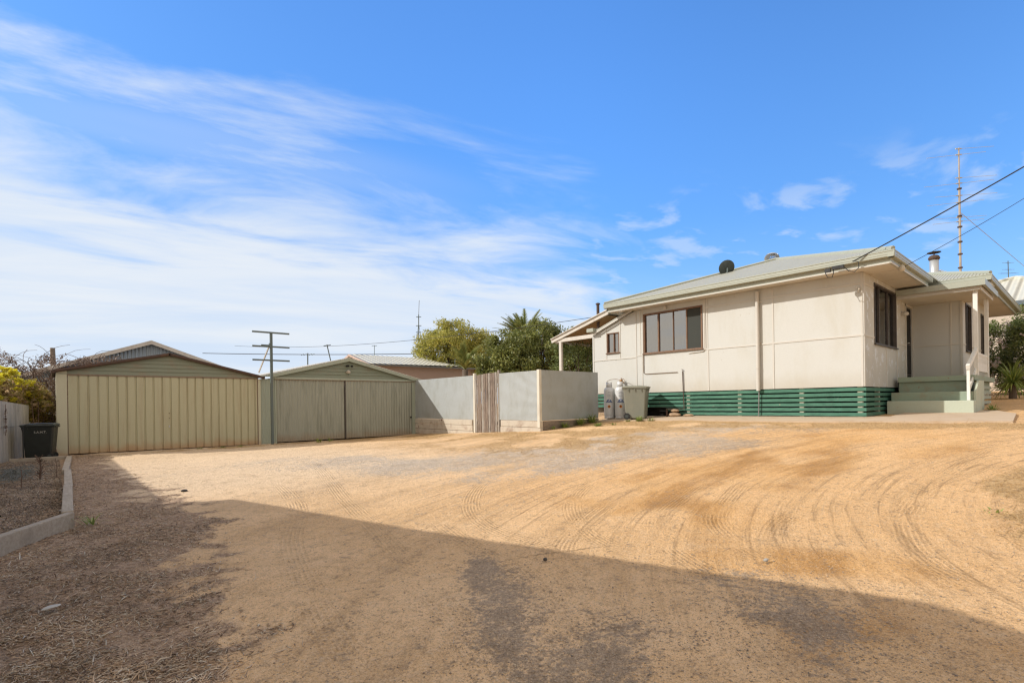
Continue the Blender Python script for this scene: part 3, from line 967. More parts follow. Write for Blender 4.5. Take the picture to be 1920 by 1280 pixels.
# porch roof, lower and almost flat
pr = MB()
pr.prism([(17.50, 1.86, 4.30), (19.5, 1.86, 4.50), (20.0, 1.86, 4.50), (20.0, 1.86, 4.46), (17.50, 1.86, 4.26)], (0, 1.74, 0))
po = pr.build('porch_roof', M['roof_pale'], house)
MB().box(17.46, 17.52, 1.80, 3.64, 4.16, 4.31).box(17.52, 20.05, 1.80, 1.86, 4.16, 4.31).build('gutter', M['gutter'], po)
MB().box(17.56, 17.59, 1.92, 3.64, 4.07, 4.22).box(17.59, 20.0, 1.90, 1.93, 4.07, 4.22).build('fascia', M['trim'], po)
MB().box(17.59, 19.449, 1.93, 3.649, 4.10, 4.12).box(19.45, 20.0, 1.93, 2.499, 4.10, 4.12).build('soffit', M['soffit'], po)
for (x, zb) in ((17.70, 1.9), (19.68, 1.9)):
    MB().box(x - .045, x + .045, 1.975, 2.065, zb, 4.10).build('porch_post', M['white'], house, bevel=.006)
# deck and steps
dk = MB().box(17.10, 20.9, 1.98, 2.49, 1.77, 1.90).box(17.10, 17.62, 2.49, 3.54, 1.77, 1.90).box(17.62, 19.44, 2.49, HY - .003, 1.77, 1.90)
dko = dk.build('deck', M['deck'], house)
MB().box(17.17, 20.8, 2.08, 2.47, 1.48, 1.765).box(17.17, 17.66, 2.47, 3.53, .8, 1.765).box(17.66, 19.44, 2.47, HY - .003, .8, 1.765).build('deck_base', M['deck'], dko)
MB().box(16.58, 17.165, 1.95, 3.585, .85, 1.49).build('step', M['deck'], house, bevel=.012)
MB().box(16.22, 16.575, 1.90, 3.60, .85, 1.27).build('step', M['step'], house, bevel=.012)
st_ = MB().prism([(16.60, 1.90, .85), (16.60, 1.90, 1.49), (17.12, 1.90, 1.76), (17.95, 1.90, 1.76), (17.95, 1.90, .85)], (0, .045, 0))
st_.build('stringer', M['step'], house)
for i in range(5):
    MB().box(18.0, 20.8, 2.05, 2.075, 1.66 - i * .14 - .09, 1.66 - i * .14).build('base_slat', M['post2'], house)
# railing
rl = MB().box(16.42, 16.50, 1.99, 2.05, 1.272, 2.06)
rlo = rl.build('handrail', M['white'], house, bevel=.005)
rb = MB().beam((16.38, 2.02, 2.06), (17.70, 2.02, 2.56), .07, .10)
rb.beam((16.48, 2.02, 1.52), (17.66, 2.02, 2.02), .03, .12)
rb.build('rail', M['white'], rlo)
bl_ = MB().box(17.75, 19.63, 2.0, 2.04, 2.44, 2.50).box(17.75, 19.63, 2.0, 2.04, 2.02, 2.07)
nbp = 11
for i in range(nbp):
    x0 = 17.76 + i * 1.87 / nbp
    wd = 1.87 / nbp
    # sawn boards with a keyhole cut between neighbours
    bl_.box(x0 + .004, x0 + wd - .004, 2.01, 2.03, 2.07, 2.24)
    bl_.box(x0 + .03, x0 + wd - .03, 2.01, 2.03, 2.24, 2.34)
    bl_.box(x0 + .012, x0 + wd - .012, 2.01, 2.03, 2.34, 2.44)
bl_.build('balustrade', M['white'], house)
# base slats and stumps
for i in range(6):
    z1 = 1.615 - i * .121
    ye = [12.2, 12.2, 12.2, 12.2, 9.0, 8.55][i]
    MB().box(HX + .014, HX + .036, 3.625, ye, z1 - .084, z1).build('base_slat', M['slat'], house, bevel=.003)
for i in range(6):
    z1 = 1.615 - i * .121
    MB().box(HX + .038, [17.4, 17.2, 17.1, 16.9, 16.75, 16.6][i], 3.66, 3.682, z1 - .084, z1).build('base_slat', M['slatx'], house, bevel=.003)
for y in (3.76, 5.06, 6.68, 8.26, 9.85, 11.4):
    MB().box(HX + .038, HX + .14, y - .05, y + .05, .7, 1.64).build('stump', M['stump'], house)
for x in (15.9,):
    MB().box(x - .05, x + .05, 3.684, 3.78, .7, 1.64).build('stump', M['stump'], house)
# downpipe, conduit, fittings
dp = MB().tube([(HX - .07, 6.11, 4.28), (HX - .07, 6.11, 1.60)], .05, 14)
dp.tube([(HX - .07, 6.11, 4.24), (HX - .07, 6.11, 4.30)], .058, 14)
dp.tube([(HX - .07, 6.11, 2.20), (HX - .07, 6.11, 2.26)], .056, 14)
dpo = dp.build('downpipe', M['trim'], house, smooth=False)
MB().tube([(HX - .05, 6.10, 1.60), (HX - .05, 6.12, .85)], .016, 8).build('drain_pipe', M['greycable'], dpo)
build_each(MB().box(HX - .03, HX, 6.03, 6.19, 2.90, 2.94).box(HX - .03, HX, 6.03, 6.19, 4.0, 4.04), 'bracket', M['trim'], dpo)
cd = MB().tube([(HX - .02, 9.80, 2.86), (HX - .02, 9.80, 2.30), (HX - .02, 9.77, 2.26), (HX - .02, 9.70, 2.245), (HX - .02, 8.58, 2.245)], .011, 6)
cd.build('conduit', M['header'], house)
MB().tube([(HX - .02, 7.68, 4.30), (HX - .02, 7.68, 2.86), (HX - .02, 7.72, 2.82), (HX - .02, 8.2, 2.80)], .013, 6).build('conduit', M['trim'], house)
MB().tube([(HX - .03, 8.40, 2.25), (HX - .03, 8.385, 1.6), (HX - .03, 8.36, 1.1)], .014, 6).tube([(HX - .02, 8.41, 2.25), (HX - .05, 8.41, 2.33), (HX - .02, 8.36, 2.27)], .008, 6).tube([(HX - .04, 8.36, 1.1), (HX - .05, 8.9, 1.09)], .011, 6).build('gas_pipe', M['rust'], house)
lb = MB().lathe((18.15, HY - .09, 3.74), [(.0, -.06), (.06, -.05), (.085, 0), (.06, .05), (0, .06)], 14)
lb.box(18.1, 18.2, HY - .05, HY - .001, 3.70, 3.80)
lb.build('wall_light', M['trim'], house, smooth=True)
MB().box(14.02, 14.10, 10.3, 10.42, 4.32, 4.365).build('eave_light', M['white'], house)
MB().lathe((14.4, 8.95, 4.30), [(.0, -.07), (.045, -.06), (.05, .0), (.02, .07)], 12).build('eave_lamp', M['trim'], house, smooth=True)
# skillion roof over the rear wing
er = MB().prism([(14.38, 10.2, 4.43), (14.38, 11.80, 3.86), (14.38, 11.80, 3.82), (14.38, 10.2, 4.39)], (5.6, 0, 0))
ero = er.build('rear_roof', M['roof_x'], house)
MB().prism([(14.36, 10.15, 4.40), (14.36, 11.80, 3.80), (14.36, 11.80, 3.74), (14.36, 10.15, 4.34)], (.02, 0, 0)).build('barge_board', M['trim'], ero)
MB().box(14.25, 19.9, 11.72, 12.02, 3.83, 3.96).build('gutter', M['gutter'], ero, bevel=.01)
fl = MB().tube([(15.2, 12.25, 3.5), (15.2, 12.25, 5.0)], .055, 12)
fl.lathe((15.2, 12.25, 5.0), [(.055, -.02), (.085, -.02), (.085, .02), (.0, .05)], 12)
fl.build('rear_flue', M['rust'], house)
# back verandah seen past the corner
vr_ = MB().prism([(15.0, 14.4, 3.86), (15.0, 11.6, 4.63), (15.0, 11.6, 4.60), (15.0, 14.4, 3.83)], (4.5, 0, 0))
vro = vr_.build('verandah_roof', M['roof_x'], house)
MB().beam((14.98, 14.44, 3.80), (14.98, 11.6, 4.58), .05, .14).beam((14.94, 14.45, 3.885), (14.94, 11.6, 4.665), .07, .03).build('barge_board', M['bargewhite'], vro)
MB().box(15.0, 15.08, 12.0, 14.3, 3.74, 3.88).box(15.08, 19.4, 14.2, 14.3, 3.70, 3.82).build('beam', M['bargewhite'], vro)
MB().prism([(15.03, 14.3, 3.80), (15.03, 11.7, 4.51), (15.03, 11.7, 4.48), (15.03, 14.3, 3.77)], (4.4, 0, 0)).build('ceiling', M['brownply'], vro)
MB().box(14.95, 19, 11.35, 11.75, 4.55, 4.68).build('ridge_cap', M['bargewhite'], vro)
MB().box(15.0, 15.1, 13.95, 14.07, .7, 3.74).build('verandah_post', M['bargewhite'], house)
# electrical entry on the eave
eb = MB().box(13.78, 13.86, 3.86, 4.10, 4.40, 4.47)
ebo = eb.build('cable_junction', M['cable'], house)
MB().tube([(13.82, 4.22, 4.42), (13.80, 4.24, 4.34), (13.80, 4.20, 4.24), (13.80, 4.10, 4.22), (13.80, 4.07, 4.32), (13.82, 4.08, 4.42)], .009, 6).box(13.80, 13.86, 4.14, 4.26, 4.36, 4.44).build('cable_loop', M['cable'], ebo)
MB().tube([(13.82, 3.86, 4.42), (13.80, 3.76, 4.30), (13.80, 3.64, 4.26), (13.80, 3.56, 4.34), (13.80, 3.56, 4.47), (13.80, 3.68, 4.52)], .009, 6).build('cable_loop', M['cable'], ebo)
MB().lathe((14.7, 2.94, 4.36), [(0, -.09), (.05, -.08), (.07, -.03), (.05, .03), (.02, .06)], 12).build('phone_insulator', M['stump'], house, smooth=True)
MB().tube([(HX - .03, 3.76, 3.90), (HX - .05, 3.72, 3.98), (HX - .05, 3.78, 4.02)], .02, 6).build('cable_hook', M['trim'], house)
# roof ventilator
vx, vy, vz = 18.75, 7.42, 6.09
vt = MB().tube([(vx, vy, vz - .2), (vx, vy, vz + .06)], .15, 18)
vto = vt.build('roof_ventilator', M['galv'], house, smooth=True)
vb_ = MB()
for i in range(22):
    a = 2 * math.pi * i / 22
    p0 = []
    for j in range(7):
        t = j / 6
        r = .12 + .12 * math.sin(math.pi * (.15 + .7 * t))
        aa = a + .5 * t
        p0.append(((vx + r * math.cos(aa), vy + r * math.sin(aa), vz + .05 + .26 * t), (vx + (r - .05) * math.cos(aa + .12), vy + (r - .05) * math.sin(aa + .12), vz + .05 + .26 * t)))
    vs = [q for pr_ in p0 for q in pr_]
    vb_.add(vs, [(2 * j, 2 * j + 1, 2 * j + 3, 2 * j + 2) for j in range(6)])
vb_.lathe((vx, vy, vz + .31), [(.17, -.01), (.15, .02), (0, .05)], 18)
vb_.build('vanes', M['galv'], vto)
# heater flue on the porch wing
fx, fy = 22.6, 3.62
ff = MB().tube([(fx, fy, 4.8), (fx, fy, 6.10)], .13, 16)
ffo = ff.build('chimney_flue', M['galv'], house, smooth=True)
MB().lathe((fx, fy, 6.10), [(.14, -.06), (.17, 0), (.14, .07), (.10, .10)], 14).lathe((fx, fy, 6.10), [(.19, .19), (.20, .205), (0, .25)], 14).tube([(fx + .1, fy, 6.18), (fx + .1, fy, 6.31)], .01, 5).tube([(fx - .1, fy, 6.18), (fx - .1, fy, 6.31)], .01, 5).build('cowl', M['rust'], ffo, smooth=False)

# satellite dish on the roof slope
dd_ = thing('satellite_dish', (16.55, 7.96, 5.40), 'dark grey satellite dish on the sage roof slope of the cottage', 'satellite dish')
dn = Vector((.62, .62, .42)).normalized()
rot = dn.to_track_quat('Z', 'Y').to_matrix().to_4x4()
dm = MB()
DR = .25
prof = [(r_ * DR, .22 * (r_ ** 2) * DR) for r_ in np.linspace(0.02, 1, 8)]
dm.lathe((0, 0, 0), prof + [(DR + .003, .22 * DR - .006)] + [(r_ * DR, .22 * (r_ ** 2) * DR - .008) for r_ in np.linspace(1, .02, 8)], 28)
dcen = Vector((16.55, 7.96, 5.68))
dm.xform(Matrix.Translation(dcen) @ rot)
M['dish'] = simple('dish_grey', (.05, .062, .058), .6)
dm.build('reflector', M['dish'], dd_, smooth=True)
MB().tube([(16.55, 7.96, 5.38), (16.5, 7.93, 5.52), tuple(dcen - dn * .03)], .022, 8).tube([tuple(dcen + Vector((0, 0, -.22))), tuple(dcen + dn * .24)], .012, 6).build('mount', M['steel_post'], dd_)
MB().box(-.04, .04, -.04, .04, -.05, .05).xform(Matrix.Translation(dcen + dn * .25) @ rot).build('receiver', M['dish'], dd_)

# ------------------------------------------------------------------ sheds
SY = 18.46
def ribbed(b, x0, x1, z0, z1, y, pitch, depth, gw, fn=None, z0fn=None):
    """wide pan sheet in the plane y: flat pans with narrow recessed grooves"""
    xs = [x0]; ds = [0]
    x = x0 + pitch
    while x < x1 - gw:
        xs += [x - gw / 2, x - gw / 4, x + gw / 4, x + gw / 2]
        ds += [0, depth, depth, 0]
        x += pitch
    xs.append(x1); ds.append(0)
    vs = []
    for q, dq in zip(xs, ds):
        zz0 = z0fn(q) if z0fn else z0
        zt = fn(q) if fn else z1
        vs += [(q, y + dq, zz0), (q, y + dq, zt)]
    b.add(vs, [(2 * i, 2 * i + 2, 2 * i + 3, 2 * i + 1) for i in range(len(xs) - 1)])
    return b

def corr(b, x0, x1, z0, z1, y, pitch, depth, fn=None, per=6):
    n = max(4, int((x1 - x0) / pitch * per))
    vs = []
    for i in range(n + 1):
        x = x0 + (x1 - x0) * i / n
        dq = depth * (.5 + .5 * math.cos(2 * math.pi * (x - x0) / pitch))
        vs += [(x, y + dq, z0), (x, y + dq, fn(x) if fn else z1)]
    b.add(vs, [(2 * i, 2 * i + 2, 2 * i + 3, 2 * i + 1) for i in range(n)])
    return b

def gable_boards(b, x0, x1, zb, xa, za, zl, zr, y, h, dep=.024):
    """horizontal lapped boards filling a low gable"""
    def zt(x):
        return zl + (za - zl) * (x - x0) / (xa - x0) if x < xa else za + (zr - za) * (x - xa) / (x1 - xa)
    def span(z):
        lo = x0 if z <= zl else x0 + (z - zl) / (za - zl) * (xa - x0)
        hi = x1 if z <= zr else xa + (za - z) / (za - zr) * (x1 - xa)
        return lo, hi
    z = zb
    while z < za - .01:
        z1 = min(z + h, za - .001)
        a0, a1 = span(z); b0, b1 = span(z1)
        vs = [(a0, y - dep, z), (a1, y - dep, z), (a1, y, z), (a0, y, z), (b0, y - .002, z1), (b1, y - .002, z1)]
        b.add(vs, [(0, 1, 5, 4), (0, 3, 2, 1)])
        z = z1
    return b

s1 = thing('shed', (2.6, SY, .1), 'wider olive green metal shed with rusty roof edge and one broad ribbed door', 'shed')
ribbed(MB(), .30, 5.06, .16, 2.27, SY - .02, .213, .028, .05, z0fn=lambda x: .15 - .006 * x).build('door', M['shed1'], s1)
door1 = [o for o in bpy.data.objects if o.parent is s1 and o.name.startswith('door')][0]
MB().box(2.585, 2.615, SY - .05, SY - .02, .78, .84).build('lock', M['galv'], door1)
build_each(MB().box(2.59, 2.61, SY - .04, SY - .02, 1.04, 1.06).box(2.59, 2.61, SY - .04, SY - .02, 1.19, 1.21), 'bolt', M['rust'], door1)
w1_ = MB().box(.06, .28, SY - .03, SY + .02, 0, 2.40).box(5.09, 5.17, SY - .03, SY + .02, 0, 2.28)
w1_.box(.06, .10, SY + .02, 24.0, 0, 2.35).box(5.10, 5.14, SY + .02, 24, 0, 2.28).box(.1, 5.1, 23.95, 24, 0, 2.28)
w1_.build('wall', M['shed1w'], s1)
corr(MB(), 5.18, 5.62, .02, 2.29, SY - .005, .08, .012).build('wall', M['post2'], s1)
MB().box(.28, 5.09, SY - .035, SY + .01, 2.272, 2.31).box(.281, .295, SY - .03, SY - .005, .1, 2.272).box(5.065, 5.088, SY - .03, SY - .005, .1, 2.272).build('door_frame', M['header'], s1)
gable_boards(MB(), .1, 5.2, 2.312, 2.6, 2.93, 2.38, 2.33, SY - .01, .115).build('gable', M['gable1'], s1)
rf = MB()
rf.prism([(-.02, SY - .12, 2.42), (2.62, SY - .12, 3.0), (2.62, SY - .12, 2.975), (-.02, SY - .12, 2.395)], (0, 5.6, 0))
rf.prism([(5.28, SY - .12, 2.36), (2.62, SY - .12, 3.0), (2.62, SY - .12, 2.975), (5.28, SY - .12, 2.335)], (0, 5.6, 0))
rfo = rf.build('roof', M['rust'], s1)
rp = MB().tube([(-.03, SY - .10, 2.37), (1.2, SY - .10, 2.64), (2.6, SY - .10, 2.95)], .042, 8).tube([(5.28, SY - .10, 2.31), (3.9, SY - .10, 2.65), (2.64, SY - .10, 2.95)], .042, 8)
for x, z in ((1.0, 2.62), (1.85, 2.80), (2.5, 2.955), (2.7, 2.96), (3.35, 2.80), (4.2, 2.60), (4.9, 2.42)):
    rp.box(x - .025, x + .025, SY - .15, SY - .06, z - .05, z + .0)
rp.lathe((0.0, SY - .1, 2.37), [(0, -.05), (.05, -.04), (.05, .03), (0, .05)], 8)
rp.build('edge_tube', M['rust'], rfo)

s2 = thing('shed', (8.3, SY, .15), 'grey green metal shed with two narrow-ribbed doors and pale roof, beside the wooden gate fence', 'shed')
corr(MB(), 5.66, 8.06, .15, 2.275, SY - .03, .105, .022).build('door', M['shed2'], s2)
corr(MB(), 8.11, 10.88, .15, 2.265, SY - .045, .112, .022).build('door', M['shed2'], s2)
MB().box(8.065, 8.105, SY - .05, SY - .01, .15, 2.29).build('door_stop', M['darkframe'], s2)
doors2 = [o for o in bpy.data.objects if o.parent is s2 and o.name.startswith('door')]
MB().box(10.80, 10.86, SY - .075, SY - .045, .82, .88).build('lock', M['black'], doors2[1])
w2_ = MB().box(5.62, 5.66, SY - .04, SY + .01, .05, 2.29).box(10.90, 11.16, SY - .05, SY + .01, .1, 2.31)
w2_.box(5.60, 5.64, SY + .01, 25, 0, 2.33).box(11.14, 11.18, SY + .01, 25, 0, 2.33).box(5.64, 11.14, 24.95, 25, 0, 2.33)
w2_.build('wall', M['post2'], s2)
MB().box(5.55, 11.16, SY - .07, SY - .01, 2.29, 2.36).build('header', M['post2'], s2)
MB().box(5.62, 11.0, SY - .065, SY - .012, 2.265, 2.288).build('door_track', M['header'], s2)
gable_boards(MB(), 5.3, 11.2, 2.362, 8.22, 3.05, 2.363, 2.363, SY - .02, .12).build('gable', M['gable2'], s2)
r2 = MB()
r2.prism([(5.15, SY - .14, 2.40), (8.22, SY - .14, 3.13), (8.22, SY - .14, 3.10), (5.15, SY - .14, 2.37)], (0, 6.6, 0))
r2.prism([(11.35, SY - .14, 2.38), (8.22, SY - .14, 3.13), (8.22, SY - .14, 3.10), (11.35, SY - .14, 2.35)], (0, 6.6, 0))
r2o = r2.build('roof', M['roof_pale'], s2)
bb = MB()
bb.prism([(5.12, SY - .145, 2.36), (8.22, SY - .145, 3.10), (8.22, SY - .145, 2.99), (5.60, SY - .145, 2.362)], (0, .03, 0))
bb.prism([(11.36, SY - .145, 2.34), (8.22, SY - .145, 3.10), (8.22, SY - .145, 2.99), (10.9, SY - .145, 2.342)], (0, .03, 0))
bb.build('barge_board', M['post2'], r2o)
sp = MB().box(8.15, 8.25, SY - .07, SY - .02, 2.80, 2.86)
for dx_ in (-.07, .13):
    sp.lathe((8.2 + dx_, SY - .12, 2.81), [(0, -.03), (.035, -.03), (.045, .03), (0, .03)], 10)
sp.build('spotlight', M['black'], s2)
MB().lathe((8.20, SY - .10, 2.60), [(0, -.05), (.06, -.05), (.07, .02), (.04, .06), (0, .07)], 12).box(8.12, 8.30, SY - .06, SY - .02, 2.56, 2.62).build('sensor_lamp', M['stump'], s2)

# post with three cross bars
tp = thing('crossbar_post', (5.42, 18.1, .1), 'dark green steel post with three horizontal cross bars between the two sheds', 'post')
MB().box(5.385, 5.46, 18.07, 18.14, 0, 3.80).build('post', M['steel_post'], tp)
for i, z in enumerate((3.80, 3.335, 2.885)):
    MB().box(4.84, 6.0, 18.065, 18.115 - .001 * i, z - .025, z + .025).build('cross_bar', M['steel_post'], tp)
MB().beam((5.17, 18.62, 2.50), (5.38, 18.15, 3.38), .035, .035).build('brace', M['bargewhite'], tp)
MB().box(5.12, 5.40, 18.12, 18.15, 3.35, 3.40).box(5.36, 5.40, 18.06, 18.16, 3.30, 3.45).build('bracket', M['steel_post'], tp)

# ------------------------------------------------------------------ fence with gate
FX = 11.05
fn = thing('sheet_fence', (FX, 11.2, .5), 'pale grey sheet fence on whitewashed sleepers running from the shed to a cream corner post', 'fence')
MB().box(FX, FX + .03, 14.50, SY - .04, .80, 2.35).build('sheet_panel', M['miniorb'], fn)
MB().box(FX, FX + .03, 11.28, 13.10, .81, 2.35).build('sheet_panel', M['miniorb'], fn)
MB().box(FX + .03, 13.84, 11.20, 11.23, .81, 2.36).build('sheet_panel', M['miniorb'], fn)
for i in range(3):
    z = .2 + i * .2
    MB().box(FX - .02, FX + .10, 14.54 + .02 * i, SY - .05, z, z + .19).build('sleeper', M['sleeper'], fn, bevel=.012)
    if i > 0:
        MB().box(FX - .02, FX + .10, 11.16, 13.06 - .02 * i, z + .005, z + .195).build('sleeper', M['sleeper'], fn, bevel=.012)
        MB().box(FX + .105, 13.8, 11.14 + .004 * i, 11.26, z + .005, z + .195).build('sleeper', M['sleeper_dark'], fn, bevel=.012)
MB().box(FX - .035, FX + .07, 11.17, 11.275, .6, 2.37).build('corner_post', M['cornerpost'], fn, bevel=.006)
MB().box(FX - .01, FX + .08, 14.42, 14.50, .3, 2.42).build('gate_post', M['cornerpost'], fn)
MB().box(FX - .01, FX + .07, 13.10, 13.17, .4, 2.46).build('gate_post', M['plank_b'], fn)
gt = thing('timber_gate', (FX, 13.2, .42), 'narrow gate of upright weathered grey brown boards in the sheet fence', 'gate')
npk = 10
for i in range(npk):
    y0 = 13.19 + i * 1.22 / npk; y1 = y0 + 1.22 / npk - .022
    zt = 2.40 - .05 * i / npk - rnd.random() * .02
    jx = rnd.uniform(-.008, .008)
    MB().box(FX - .02 + jx, FX + .0 + jx, y0, y1, .42 - .012 * i, zt).build('board', M['plank'] if i % 3 else M['plank_b'], gt)
MB().box(FX + .012, FX + .05, 13.18, 14.41, .65, .75).box(FX + .012, FX + .05, 13.18, 14.41, 2.05, 2.15).build('rail', M['plank'], gt)

# ------------------------------------------------------------------ left boundary
F0 = Vector((-.50, 19.1, 0)); F1 = Vector((-2.85, 8.4, 0))
fd = (F1 - F0).normalized(); fnr = Vector((-fd.y, fd.x, 0))
if fnr.x < 0: fnr = -fnr
lf = thing('cement_sheet_fence', tuple(F0), 'weathered pale cement sheet fence along the left edge of the garden bed', 'fence')
fl_ = (F1 - F0).length
q = 0.
while q < fl_:
    L = min(1.15, fl_ - q)
    n = 36
    vs = []
    for i in range(n + 1):
        p = F0 + fd * (q + (L - .008) * i / n) + fnr * (.006 * math.sin(2 * math.pi * i / 6))
        zt_ = 1.48 + .05 * (q + L * i / n)
        vs += [(p.x, p.y, -.1), (p.x, p.y, zt_)]
    b = MB().add(vs, [(2 * i, 2 * i + 1, 2 * i + 3, 2 * i + 2) for i in range(n)])
    a0 = F0 + fd * q - fnr * .012
    a1 = F0 + fd * (q + L - .008) - fnr * .012
    b.prism([(a0.x, a0.y, -.1), (a1.x, a1.y, -.1), (a1.x, a1.y, 1.47 + .05 * (q + L)), (a0.x, a0.y, 1.47 + .05 * q)], tuple(-fnr * .02))
    b.build('sheet_panel', M['fibro'], lf)
    q += 1.15
rA = F0 - fnr * .05; rB = F1 - fnr * .05
MB().beam((rA.x, rA.y, 1.3), (rB.x, rB.y, 1.8), .03, .07).build('rail', M['plank_b'], lf)
for q in (.3, 3.6, 7.2, 10.4):
    p = F0 + fd * q - fnr * .12
    MB().box(p.x - .04, p.x + .04, p.y - .04, p.y + .04, 0, 1.35).build('post', M['plank_b'], lf)
w0 = F0 + fnr * .015; w1x = F1 + fnr * .015
MB().tube([(w0.x, w0.y, .95), (w1x.x, w1x.y, .97)], .004, 5).build('wire', M['greycable'], lf)
po_ = thing('old_timber_post', (-.86, 20.1, 0), 'short weathered timber post sticking up behind the left fence', 'post')
MB().tube([(-.88, 20.1, 0), (-.86, 20.1, 1.0), (-.87, 20.1, 2.0)], [.07, .065, .06], 8).build('post', M['plank_b'], po_)
po2 = thing('dead_tree', (-.03, 24.6, 0), 'thin dead tree stem standing above the vine behind the shed', 'dead tree')
MB().tube([(.0, 24.6, 0), (.02, 24.6, 2.5), (.0, 24.6, 3.55)], [.10, .085, .07], 8).build('trunk', M['sleeper_dark'], po2)

# garden bed edging
beds = [((.11, 7.98), (.155, 10.7), .165), ((.165, 10.75), (.20, 13.6), .15), ((.165, 13.65), (.285, 17.12), .16)]
for i, (a, b_, zt) in enumerate(beds):
    o = MB().beam((a[0], a[1], zt - .11), (b_[0], b_[1], zt - .11 + (g1(*b_) - g1(*a)) * .6), .11, .22).build('garden_sleeper', M['bed_sleeper'], bevel=.012)
    tag(o, ['nearest pale sleeper of the long right side of the garden bed', 'middle pale sleeper of the long right side of the garden bed', 'farthest pale sleeper of the garden bed, ending by the shed corner'][i], 'sleeper', 'sleepers edging the garden bed')
M['bed_front'] = wood('pale_front_sleeper', (.42, .36, .28), (.32, .265, .20), 'X', .9)
o = MB().beam((.135, 7.90, .045), (-.45, 6.83, .045), .085, .24).build('garden_sleeper', M['bed_front'], bevel=.012)
tag(o, 'pale sleeper across the front of the garden bed, meeting the corner', 'sleeper', 'sleepers edging the garden bed')
o = MB().beam((-.47, 6.80, .035), (-1.3, 5.4, .035), .10, .25).build('garden_sleeper', M['bed_front'], bevel=.012)
tag(o, 'pale sleeper at the left picture edge with a dark scorched joint', 'sleeper', 'sleepers edging the garden bed')
o = MB().box(-.80, .22, 17.02, 17.09, .0, .20).build('garden_sleeper', M['bed_front'], bevel=.008)
tag(o, 'thin sleeper across the far end of the garden bed in front of the black bin', 'sleeper', 'sleepers edging the garden bed')

# ------------------------------------------------------------------ bins
def wheelie(loc, rz, body, lid, wheelm, label, name='wheelie_bin', S=1., group=None):
    t = thing(name, loc, label, 'bin', group)
    X = Matrix.Rotation(rz, 4, 'Z') @ Matrix.Scale(S, 4)
    def B(mb, nm, mat, parent=t, bevel=0, smooth=False):
        mb.xform(Matrix.Translation(loc) @ X)
        return mb.build(nm, mat, parent, bevel=bevel, smooth=smooth)
    b = MB()
    # tapered body: narrow at the foot, rear foot cut for the axle
    lv = [(.03, .225, .275, -.27), (.25, .24, .29, -.315), (.60, .26, .315, -.34), (.97, .285, .345, -.365)]
    vs = []
    for z, hw, f_, r_ in lv:
        vs += [(-hw, -f_ * -1 if False else r_, z), (hw, r_, z), (hw, f_, z), (-hw, f_, z)]
    fs = [(3, 2, 1, 0)]
    for i in range(3):
        for j in range(4):
            fs.append((4 * i + j, 4 * i + (j + 1) % 4, 4 * i + 4 + (j + 1) % 4, 4 * i + 4 + j))
    fs.append((12, 13, 14, 15))
    b.add(vs, fs)
    bo = B(b, 'body', body, bevel=.03)
    rim = MB().box(-.30, .30, -.38, .36, .955, .985)
    for sx in (-.31, .295):
        for yy in (-.2, .0, .2):
            rim.box(sx, sx + .015, yy - .01, yy + .01, .88, .957)
    for xx in (-.2, -.07, .07, .2):
        rim.box(xx - .01, xx + .01, .345, .36, .88, .957)
    rim.tube([(-.24, -.40, .95), (.24, -.40, .95)], .017, 8)
    B(rim, 'rim', body, bo)
    l = MB()
    ll = [(.985, .315, .385, -.40), (1.01, .32, .39, -.40), (1.035, .29, .33, -.38), (1.06, .20, .18, -.33)]
    vs = []
    for z, hw, f_, r_ in ll:
        vs += [(-hw, r_, z), (hw, r_, z), (hw, f_, z), (-hw, f_, z)]
    fs = [(3, 2, 1, 0)]
    for i in range(3):
        for j in range(4):
            fs.append((4 * i + j, 4 * i + (j + 1) % 4, 4 * i + 4 + (j + 1) % 4, 4 * i + 4 + j))
    fs.append((12, 13, 14, 15))
    l.add(vs, fs)
    B(l, 'lid', lid, bevel=.012)
    for sx in (-.27, .235):
        wv = MB()
        pts = [(sx + q, -.26, .10) for q in (0, .035)]
        wv.tube(pts, .10, 18)
        wo = B(wv, 'wheel', wheelm)
        h = MB().tube([(sx - .004, -.26, .10), (sx + .039, -.26, .10)], .05, 14)
        B(h, 'hub', M['dish'], wo)
    B(MB().tube([(-.24, -.26, .10), (.24, -.26, .10)], .012, 8), 'axle', M['galv'])
    return t
M['binbody'] = paint('sun_bleached_bin', (.20, .205, .165), (.32, .29, .22), .35, .65, 3, stretch=(1, 1, .5), bstr=.1)
M['binlid'] = paint('sun_bleached_lid', (.22, .22, .17), (.36, .32, .24), .5, .7, 4, stretch=(1, 1, 1), bstr=.15)
M['binblack'] = simple('black_bin_plastic', (.018, .022, .018), .45)
M['binblacklid'] = simple('dark_bin_lid', (.05, .065, .06), .4)
M['tyre'] = simple('rubber', (.02, .02, .02), .8)
wheelie((13.80, 9.62, .795), R(203), M['binbody'], M['binlid'], M['tyre'], 'sun bleached grey green wheelie bin with closed lid beside the gas bottles')
bl = (-.26, 17.62, .11)
wheelie(bl, R(78), M['binblack'], M['binblacklid'], M['tyre'], 'black bin with white lettering between the left fence and the olive shed', S=.86)
# stencilled letters on the bin's side
tc = bpy.data.curves.new('lettering', 'FONT')
tc.body = 'S.A.H.T.'
tc.size = .085
tc.extrude = .001
tc.align_x = 'CENTER'
tob = bpy.data.objects.new('lettering', tc)
COL.objects.link(tob)
bpy.context.view_layer.update()
tm_ = bpy.data.meshes.new_from_object(tob)
COL.objects.unlink(tob); bpy.data.objects.remove(tob)
tm_.name = 'lettering'
M['letter'] = simple('white_stencil', (.6, .6, .56), .7)
tm_.materials.clear(); tm_.materials.append(M['letter'])
binl = [o for o in bpy.data.objects if o.get('category') == 'bin' and 'black' in o['label']][0]
lo = bpy.data.objects.new('lettering', tm_)
COL.objects.link(lo)
lo.parent = binl
